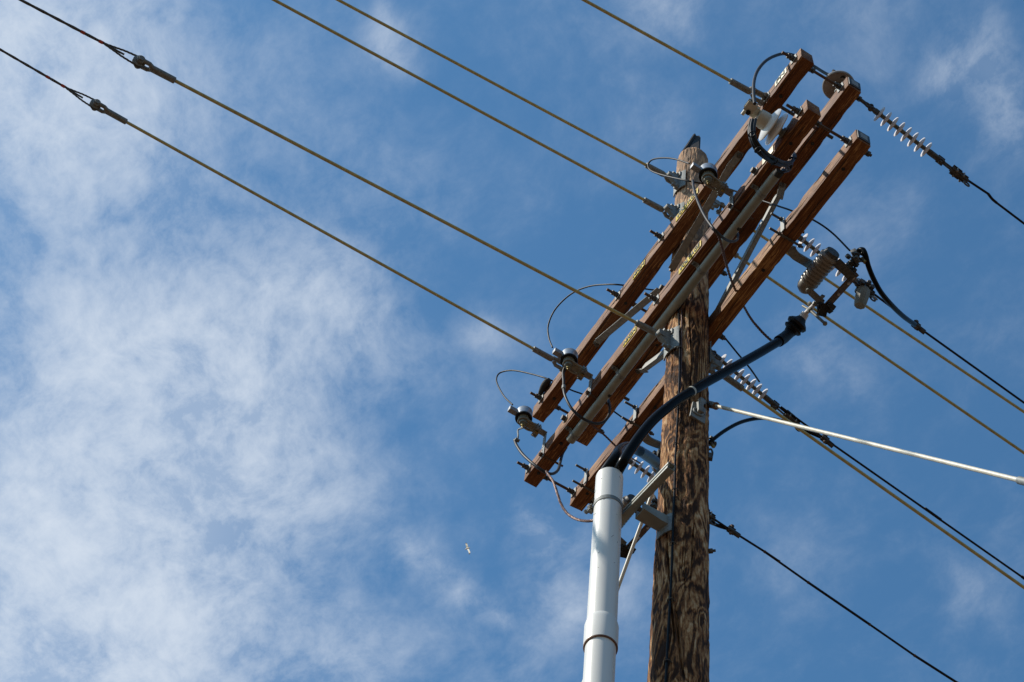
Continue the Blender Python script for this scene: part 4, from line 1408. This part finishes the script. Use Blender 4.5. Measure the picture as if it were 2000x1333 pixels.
b = MB(); b.tube(path_y([(1541, 284, -.10), (1543, 310, -.11)]), .007, 8); b.tube(path_y([(1534, 306, -.11), (1556, 310, -.09)]), .006, 8); b.build('tie_tail', M['grey_cable'], t)
b = MB(); p = at_y(1521, 338, ty); b.cyl(p - tdir * .02, p + tdir * .012, .026); tag(b.build('tube_bung', M['tar'], loc=p), 'black plug in the upper mouth of the grey tube', 'plug')

# ------------------------------------------------------------------ switches on the far side of the lowest arm
x1, x2, x3 = (at_y(1531, 452, arm_front('D')).x, at_y(1243, 800, arm_front('D')).x, at_y(1147, 922, arm_front('D')).x)
root = Vector((x1, arm_back('D'), HL))
sw = thing('disconnect_switch', 'taupe ribbed switch insulator out beyond the lowest arm, right of the pole', 'switch', root, 'switches on the far side of the lowest crossarm')
b = MB()
xb = x1
b.prism([(-.018, -.075), (.018, -.075), (.02, .06), (-.014, .07)], (xb, arm_front('D') - .008, HL + .015), X, Z, .006)
b.build('front_plate', M['galv'], sw)
for dz in (-AT / 2 - .012, AT / 2 + .012):
    b = MB()
    b.cyl((xb - .02 * (dz < 0), arm_front('D') - .085, HL + dz), (xb - .02 * (dz < 0), arm_back('D') + .05, HL + dz), .0075)
    b.hexnut((xb - .02 * (dz < 0), arm_front('D') - .02, HL + dz), Y, .014, .014); b.hexnut((xb - .02 * (dz < 0), arm_back('D') + .03, HL + dz), Y, .014, .014)
    b.build('clamp_rod', M['dark_iron'], sw)
b = MB()
P = path_y([(1547, 462, .225), (1545, 484, .235), (1552, 498, .28), (1567, 508, .35), (1585, 518, .44)])
P = cr(P, 5)
for i in range(len(P) - 1):
    b.bar(P[i], P[i + 1] + (P[i + 1] - P[i]) * .1, .052, .012, up=Vector((0.1, -.4, 1)), bevel=.001)
b.hexnut(P[9] + Z * .02, Z, .014, .02)
b.build('offset_bracket', M['galv_dull'], sw)
ia, ib = at_y(1624, 499, .46), at_y(1571, 560, .46)
ia.z = ib.z = (ia.z + ib.z) / 2
d = (ib - ia); L_ = d.length; d.normalize()
prof = [(-.01, 0), (-.008, .03), (0, .046)]
N_ = 9
for k in range(N_):
    u_ = L_ * (.03 + .83 * k / N_)
    st = L_ * .83 / N_
    prof += [(u_, .051), (u_ + st * .22, .0585), (u_ + st * .5, .0600), (u_ + st * .72, .0575), (u_ + st * .92, .051)]
prof += [(L_ * .88, .052), (L_ * .98, .050), (L_ * 1.06, .040), (L_ * 1.11, .022), (L_ * 1.12, .012), (L_ * 1.12, 0)]
b = MB(); b.lathe(ia, d, prof, 40); b.build('ribbed_insulator', M['porcelain'], sw)
ta, tb = at_y(1634, 512, .50), at_y(1666, 543, .63)
la, lb = at_y(1578, 566, .46), at_y(1606, 592, .57)
b = MB(); b.bar(ta, tb, .05, .012, up=Z, bevel=.002); b.lathe(ia - d * .02, d, [(0, 0), (0, .042), (.03, .05), (.03, 0)], 24); b.build('upper_arm', M['dark_iron'], sw)
b = MB(); b.bar(la, lb, .036, .008, up=Z, bevel=.002); b.hexnut(la + Z * -.008, Z, .013, .014); b.hexnut(lb - Z * .01, Z, .013, .014); b.build('lower_arm', M['galv_dull'], sw)
ba, bb = at_y(1612, 601, .585), at_y(1673, 534, .64)
b = MB(); b.bar(ba, bb, .042, .010, up=Vector((.3, -.3, 1)), bevel=.002); bl = b.build('blade', M['rust'], sw)
b = MB()
for f in (.14, .42, .74, .90):
    p = ba.lerp(bb, f); b.lathe(p - Z * .012 , -Z, [(0, 0), (0, .0095), (.008, .009), (.010, 0)], 12)
b.build('rivets', M['alu'], bl)
b = MB()
q = at_y(1611, 601, .58)
for k, (dx, dy, dz) in enumerate(((0, 0, 0), (-.03, .0, -.02), (.035, .02, -.015), (.0, .03, .01), (-.02, -.02, .02))):
    b.box(q + Vector((dx, dy, dz)), (.045, .03, .03), frame_from(Vector((.6, .3 * k - .5, .4))), .004)
b.build('lower_contact', M['tar'], sw)
b = MB()
q = at_y(1671, 520, .62)
rn = random.Random(4)
for k in range(9):
    o_ = Vector((rn.uniform(-.045, .055), rn.uniform(-.035, .035), rn.uniform(-.02, .05)))
    b.box(q + o_, (rn.uniform(.03, .06), .022, .022), frame_from(Vector((rn.uniform(-1, 1), rn.uniform(-1, 1), rn.uniform(-.4, .6)))), .003)
    b.hexnut(q + o_ * 1.3, Vector((rn.uniform(-1, 1), 1, .2)), .012, .018)
b.build('upper_contact', M['dark_iron'], sw)
q = at_y(1671, 499, .60)
b = MB(); b.box(q, (.07, .045, .035), frame_from(Vector((.8, .5, .2))), .006); b.hexnut(q + Vector((-.03, -.03, 0)), X, .018, .02); b.hexnut(q + Vector((.03, .03, 0)), Y, .014, .03); b.hexnut(q + Vector((.02, .045, -.05)), Y, .011, .03); b.build('top_connector', M['dark_iron'], sw)
b = MB(); b.cyl(q + Vector((.015, .03, -.03)), q + Vector((.02, .05, -.065)), .012); b.build('brass_stud', M['brass'], sw)
copy_thing(sw, (x2 - x1, 0, 0), 'switch hidden behind the pole, second along the lowest arm')
copy_thing(sw, (x3 - x1, 0, 0), 'switch half hidden behind the riser bracket, left of the pole')

# thick jumper from the switch to the second wire
lead('jumper_cable', 'thick black jumper cable bending down from the switch to the second wire', [(1672, 496, .60), (1679, 489, .61), (1686, 489, .62), (1691, 500, .64), (1696, 520, .68), (1706, 545, .76), (1721, 572, .86), (1742, 597, .99), (1764, 618, 1.14), (1786, 634, 1.30)], .0155, M['black_gloss'], 'cable', 'thick black jumper cables to the wires')
lead('jumper_cable', 'thick black jumper cable arching behind the pale rod right of the pole', [(1340, 900, .55), (1385, 865, .62), (1412, 844, .70), (1440, 828, .80), (1465, 820, .90), (1490, 817, 1.0), (1515, 820, 1.1), (1545, 828, 1.22), (1580, 844, 1.36), (1610, 857, 1.47)], .0125, M['black_gloss'], 'cable', 'thick black jumper cables to the wires')
lead('jumper_cable', 'short thick black jumper cable leaving the pole edge at the lowest wire', [(1330, 1000, .9), (1385, 1020, 1.16), (1405, 1028, 1.25), (1425, 1034, 1.33)], .0125, M['black_gloss'], 'cable', 'thick black jumper cables to the wires')

# ------------------------------------------------------------------ riser pipe, its bracket and the cables out of it
r0, r1 = Vector((-.019, -.40, 8.192)), at_y(1190.5, 935, -.40)
rd = (r1 - r0).normalized()
rp = thing('riser_pipe', 'thick white plastic riser pipe standing beside the pole', 'pipe', (r0 - rd * 8.1).to_tuple())
RR = .0705
zc_ = at_y(1175, 1240, -.40)
jc = r0 + rd * ((zc_ - r0).dot(rd))
b = MB(); b.lathe(jc, rd, [(0, 0), (0, RR), ((r1 - jc).length, RR), ((r1 - jc).length + .001, RR - .007), ((r1 - jc).length - .25, RR - .007), ((r1 - jc).length - .25, 0)], 64)
b.build('upper_pipe', M['pvc'], rp)
b = MB(); b.lathe(r0 - rd * 8.0, rd, [(0, 0), (0, RR), ((jc - r0).length + 8.0, RR), ((jc - r0).length + 8.0, 0)], 64); b.build('lower_pipe', M['pvc'], rp)
j0 = r0 + rd * ((at_y(1173, 1266, -.40) - r0).dot(rd)); j1 = r0 + rd * ((at_y(1177, 1215, -.40) - r0).dot(rd))
b = MB(); b.lathe(j0, rd, [(0, RR), (0, RR + .0085), ((j1 - j0).length * .80, RR + .0085), ((j1 - j0).length * .93, RR + .004), ((j1 - j0).length, RR)], 64)
cpl = b.build('bell_joint', M['pvc'], rp)
b = MB(); b.lathe(j0 - rd * .006, rd, [(0, RR), (0, RR + .0072), (.005, RR + .0085), (.0061, RR)], 64); b.build('joint_rim', M['rust_pipe'], cpl)
rs_ = random.Random(5)
b = MB()
for _ in range(26):
    dz_ = rs_.uniform(.05, (r1 - r0).length); an_ = rs_.uniform(-2.1, .6); ln_ = rs_.uniform(.006, .03)
    e_a = Vector((math.cos(an_), math.sin(an_), 0))
    c_ = r0 + rd * dz_ + e_a * (RR + .0002)
    if abs((c_ - j0).dot(rd)) < .2:
        continue
    tt = (rd * rs_.uniform(-.3, 1) + Vector((-e_a.y, e_a.x, 0)) * rs_.uniform(-1, 1)).normalized()
    b.bar(c_ - tt * ln_ / 2, c_ + tt * ln_ / 2, .0016, .0012, up=e_a, bevel=0)
sc_ = b.build('scuffs', M['galv_dull'], rp); sc_['kind'] = 'stuff'
# pipe strap
kc = r0 + rd * ((at_y(1188, 992, -.40) - r0).dot(rd))
st = thing('pipe_strap', 'grey metal strap clamping the white riser near its top', 'strap', kc)
b = MB(); b.lathe(kc - Z * .014, rd, [(0, RR + .0005), (0, RR + .0035), (.028, RR + .0035), (.028, RR + .0005)], 48); b.build('band', M['galv_dull'], st)
e0 = kc + Vector((-.45, -.89, 0)).normalized() * (RR + .016) + Vector((-.02, .0, 0))
b = MB(); b.box(e0 + Vector((.0, .012, 0)), (.028, .03, .026), bevel=.003); b.cyl(e0 - X * .03, e0 + X * .035, .006); b.hexnut(e0 - X * .022, X, .013, .012); b.hexnut(e0 + X * .02, X, .012, .01); b.hexnut(e0 + Z * .018 , Z, .008, .012)
b.build('ear_bolt', M['galv_dull'], st)
# stand-off bracket
sb0 = Vector((-.13, -.302, 9.55)); sb1 = Vector((.365, -.302, 9.462))
so_ = thing('standoff_bracket', 'olive grey steel bracket holding the riser away from the pole', 'bracket', (0, -pole_r(9.5), 9.5))
ad = (sb1 - sb0).normalized(); au = Z - ad * ad.z; au.normalize()
b = MB()
h_, w_, th = .037, .040, .003
mid = (sb0 + sb1) / 2; LL = (sb1 - sb0).length
b.box(mid + Y * (w_ / 2), (LL, th, h_), (ad, Y, au), .0006)
for s in (-1, 1):
    b.box(mid + au * (s * h_ / 2), (LL, w_, th), (ad, Y, au), .0006)
    b.box(mid - Y * (w_ / 2 - .001) + au * (s * (h_ / 2 - .006)), (LL, th, .012), (ad, Y, au), .0006)
    b.box(mid - Y * (w_ / 2 - .006) + au * (s * (h_ / 2 - .012)), (LL, .011, th), (ad, Y, au), .0006)
b.build('strut_channel', M['pvc_grey'], so_)
b = MB()
zb_ = 9.49
yp = -pole_r(9.5) + .006
poly = [(.0, .0), (.078, .0), (.062, .165), (-.002, .165)]
b.prism([(x_, y_) for x_, y_ in poly], (0, -.276, zb_ - .03), X, Y, .006)
for x_ in (.003, .064):
    b.box((x_, -.195, zb_), (.006, .165, .062), bevel=.001)
b.build('arm_plate', M['pvc_grey'], so_)
b = MB()
pts_ = []
for k in range(-2, 3):
    an = -math.pi / 2 + .30 + k * .20
    pts_.append(an)
rr_ = pole_r(9.45)
for a0, a1 in zip(pts_, pts_[1:]):
    v_ = [b.bm.verts.new(((rr_ + e) * math.cos(a_), (rr_ + e) * math.sin(a_), z_)) for e in (.004, .011) for (a_, z_) in ((a0, 9.40), (a1, 9.40), (a1, 9.54), (a0, 9.54))]
    for q in ((3, 2, 1, 0), (4, 5, 6, 7), (0, 1, 5, 4), (2, 3, 7, 6), (0, 4, 7, 3), (1, 2, 6, 5)):
        b._face([v_[m] for m in q])
b.build('pole_plate', M['galv_dull'], so_)
# cables out of the riser
top = r1
mp_ = [at_x(*q) for q in ((1216, 905, .02), (1227, 886, .045), (1250, 852, .085), (1275, 822, .115), (1300, 800, .14), (1322, 783, .155), (1352, 764, .172), (1378, 748, .18),
                          (1410, 730.5, .185), (1440, 714, .19), (1475, 694.5, .195), (1510, 674, .205), (1528, 663, .213), (1543, 650, .225))]
tcb = thing('riser_cable', 'thick glossy black cable curving from the riser up to the switch', 'cable', top)
dR = Vector((R_.x, R_.y, 0)).normalized()
P = cr([top + dR * .032 - rd * .2, top + dR * .033 - rd * .08, top + dR * .034 + rd * .03] + mp_, 8)
b = MB(); b.tube(P, .0270, 24); b.build('jacket', M['black_gloss'], tcb)
P2 = P[8 * 9 - 1:8 * 9 + 1]
b = MB(); b.tube([P2[0].lerp(P2[1], .2), P2[1]], .0279, 24); b.build('white_tape', M['cream'], tcb)
e1 = [at_x(1521, 667, .209), at_x(1531, 660.5, .2145), at_x(1544, 649, .226)]
b = MB(); b.tube([e1[0], e1[1], e1[2]], [.0345, .034, .032], 22); b.build('shrink_sleeve', M['black'], tcb)
h0, h1 = at_y(1541, 651, .568), at_y(1567, 622, .60)
hd = (h1 - h0); hl = hd.length; hd.normalize()
th_ = thing('cable_terminator', 'black double skirted cable end below the switch', 'cable terminator', h0)
b = MB(); b.lathe(h0, hd, [(0, 0), (.0, .034), (hl * .18, .040), (hl * .22, .054), (hl * .30, .060), (hl * .40, .050), (hl * .46, .045), (hl * .50, .062), (hl * .62, .067), (hl * .74, .055), (hl * .86, .036), (hl * .96, .030), (hl, .026), (hl, 0)], 32)
b.build('skirts', M['black'], th_)
g0, g1, g2 = at_y(1566, 623, .60), at_y(1573, 613, .605), at_y(1592, 594, .60)
b = MB(); b.cyl(g0, g1, .027, .024, 20); b.tube([g1 - (g1 - g0) * .3, g1 + (g2 - g1) * .35, g2], [.015, .0135, .012], 12); b.build('lug', M['white'], th_)
b = MB(); g3 = at_y(1608, 578, .585); b.bar(g2, g3, .018, .008); b.hexnut(g2, Y, .014, .03); b.build('link_bar', M['galv_dull'], th_)
b = MB(); q0, q1, q2 = at_y(1568, 598, .585), at_y(1582, 606, .60), at_y(1611, 632, .66)
b.tube([q0, q1], .0075, 10); b.tube([q1, q2], .0095, 12); b.lathe(q2 - (q2 - q1).normalized() * .008, q2 - q1, [(0, 0), (.002, .011), (.01, .015), (.018, .012), (.022, 0)], 14)
b.hexnut(q1, q2 - q1, .016, .02); b.hexnut(at_y(1582, 594, .60), q2 - q1, .014, .02)
b.build('stud_with_ball', M['tan_poly'], th_)
# second cable bending back round the pole
t = thing('riser_cable', 'second black cable bending sharply back from the riser behind the first', 'cable', top)
P = cr([top - dR * .034 - rd * .2, top - dR * .034 - rd * .08, top - dR * .033 + rd * .03] + path_y([(1201, 896, -.40), (1209, 882, -.36), (1222, 874, -.28), (1236, 875, -.20), (1250, 882, -.13)]), 8)
b = MB(); b.tube(P, .0285, 22); b.build('jacket', M['black_gloss'], t)
P = path_y([(1249, 881, -.135), (1262, 889, -.07), (1276, 899, -.0), (1288, 909, .06)])
b = MB(); b.tube(P, [.0285, .030, .030, .031], 22); b.build('blue_sleeve', M['blue_tube'], t)
b = MB(); b.tube(path_y([(1280, 902, .02), (1283, 904, .035)]), .0325, 20); b.tube(path_y([(1286, 905, .05), (1294, 914, .10)]), [.033, .026], 20); b.build('end_cap', M['black'], t)
b = MB(); q = at_y(1288, 888, .05); b.box(q, (.05, .03, .03), frame_from(Vector((.3, 1, .2))), .004); b.hexnut(q + Vector((-.02, -.02, .02)), X, .015, .02); b.build('clamp', M['dark_iron'], t)

# ------------------------------------------------------------------ wires stapled down the pole
gw = thing('pole_ground_wire', 'dark wire stapled straight down the near face of the pole', 'wire', on_pole(1327, 640))
wp = [(1325, 596), (1326.5, 640), (1328, 690), (1326.5, 760), (1323, 830), (1319, 900), (1317.5, 960), (1315, 1010), (1313.5, 1062), (1312, 1110), (1309, 1170), (1305, 1240), (1302, 1300), (1300, 1345)]
P = cr([on_pole(px, py, .011) for px, py in wp], 6)
b = MB(); b.tube(P + [Vector((P[-1].x * 1.03, P[-1].y * 1.03, 7.4))], .0062, 10); b.build('insulated_wire', M['black_gloss'], gw)
for (px, py) in ((1327.5, 680), (1324, 800), (1320, 868), (1317.5, 957), (1313.5, 1062), (1309, 1172), (1303, 1292)):
    p = on_pole(px, py, .011); n = Vector((p.x, p.y, 0)).normalized(); s_ = Vector((-n.y, n.x, 0))
    b = MB(); b.tube(cr([p - s_ * .016 - n * .014, p - s_ * .012 + n * .004, p + n * .0105, p + s_ * .012 + n * .004, p + s_ * .016 - n * .014], 4), .0028, 6); b.build('staple', M['dark_iron'], gw)
P = cr([on_pole(px, py, .006) for px, py in ((1331, 604), (1331.5, 650), (1331, 700), (1329, 760))], 6)
b = MB(); b.tube(P, .004, 8); tag(b.build('thin_pole_wire', M['copper'], loc=P[0]), 'thin brown wire beside the stapled wire under the crossarms', 'wire')

# ------------------------------------------------------------------ gull, far up
gc = CAM + ray(912.5, 1072) * 190
gull = thing('gull', 'small pale gull gliding with spread wings against the blue sky', 'bird', gc)
gu = R_; gv = U_
def gp(px, py, k=0.0):                          # banked so that the sun rakes its underside
    k += (-1.1 * (px - 912.5) - .9 * (py - 1072)) / 20.3
    return CAM + ray(px, py) * (190 + k)
b = MB()
# body: nose right, tail left, slightly lifted
body = [gp(908.2, 1073.4), gp(909.6, 1072.9), gp(911.5, 1072), gp(914, 1071.0), gp(916.4, 1070.5), gp(918.3, 1070.3)]
b.tube(body, [.015, .05, .070, .075, .055, .012], 10)
def wing(lead_, trail, dark_from):
    n_ = len(lead_)
    rows_ = []
    for i in range(n_):
        rows_.append([b.bm.verts.new(gp(*lead_[i], -.25 * math.sin(i / (n_ - 1) * 2.2))), b.bm.verts.new(gp(*trail[i], -.25 * math.sin(i / (n_ - 1) * 2.2))),
                      b.bm.verts.new(gp(*trail[i], .05 - .25 * math.sin(i / (n_ - 1) * 2.2))), b.bm.verts.new(gp(*lead_[i], .07 - .25 * math.sin(i / (n_ - 1) * 2.2)))])
    for i in range(n_ - 1):
        b.mi = 1 if i >= dark_from else 0
        for k in range(4):
            b._face([rows_[i][k], rows_[i][(k + 1) % 4], rows_[i + 1][(k + 1) % 4], rows_[i + 1][k]])
    b.mi = 1
    b._face(rows_[-1])
    b.mi = 0
wing([(914.2, 1071.2), (914.4, 1068.5), (913.8, 1065.3), (912.3, 1062.2), (911.0, 1060.6)], [(911.0, 1072.0), (910.3, 1068.5), (909.6, 1064.7), (909.0, 1062.3), (909.2, 1060.7)], 3)
wing([(915.0, 1071.6), (916.6, 1074.4), (918.3, 1077.6), (918.6, 1080.6), (917.6, 1082.9)], [(911.6, 1072.4), (913.4, 1075.2), (915.0, 1078.4), (915.6, 1081.2), (915.8, 1083.2)], 3)
b.build('body', [M['feather'], M['feather_dark']], gull)
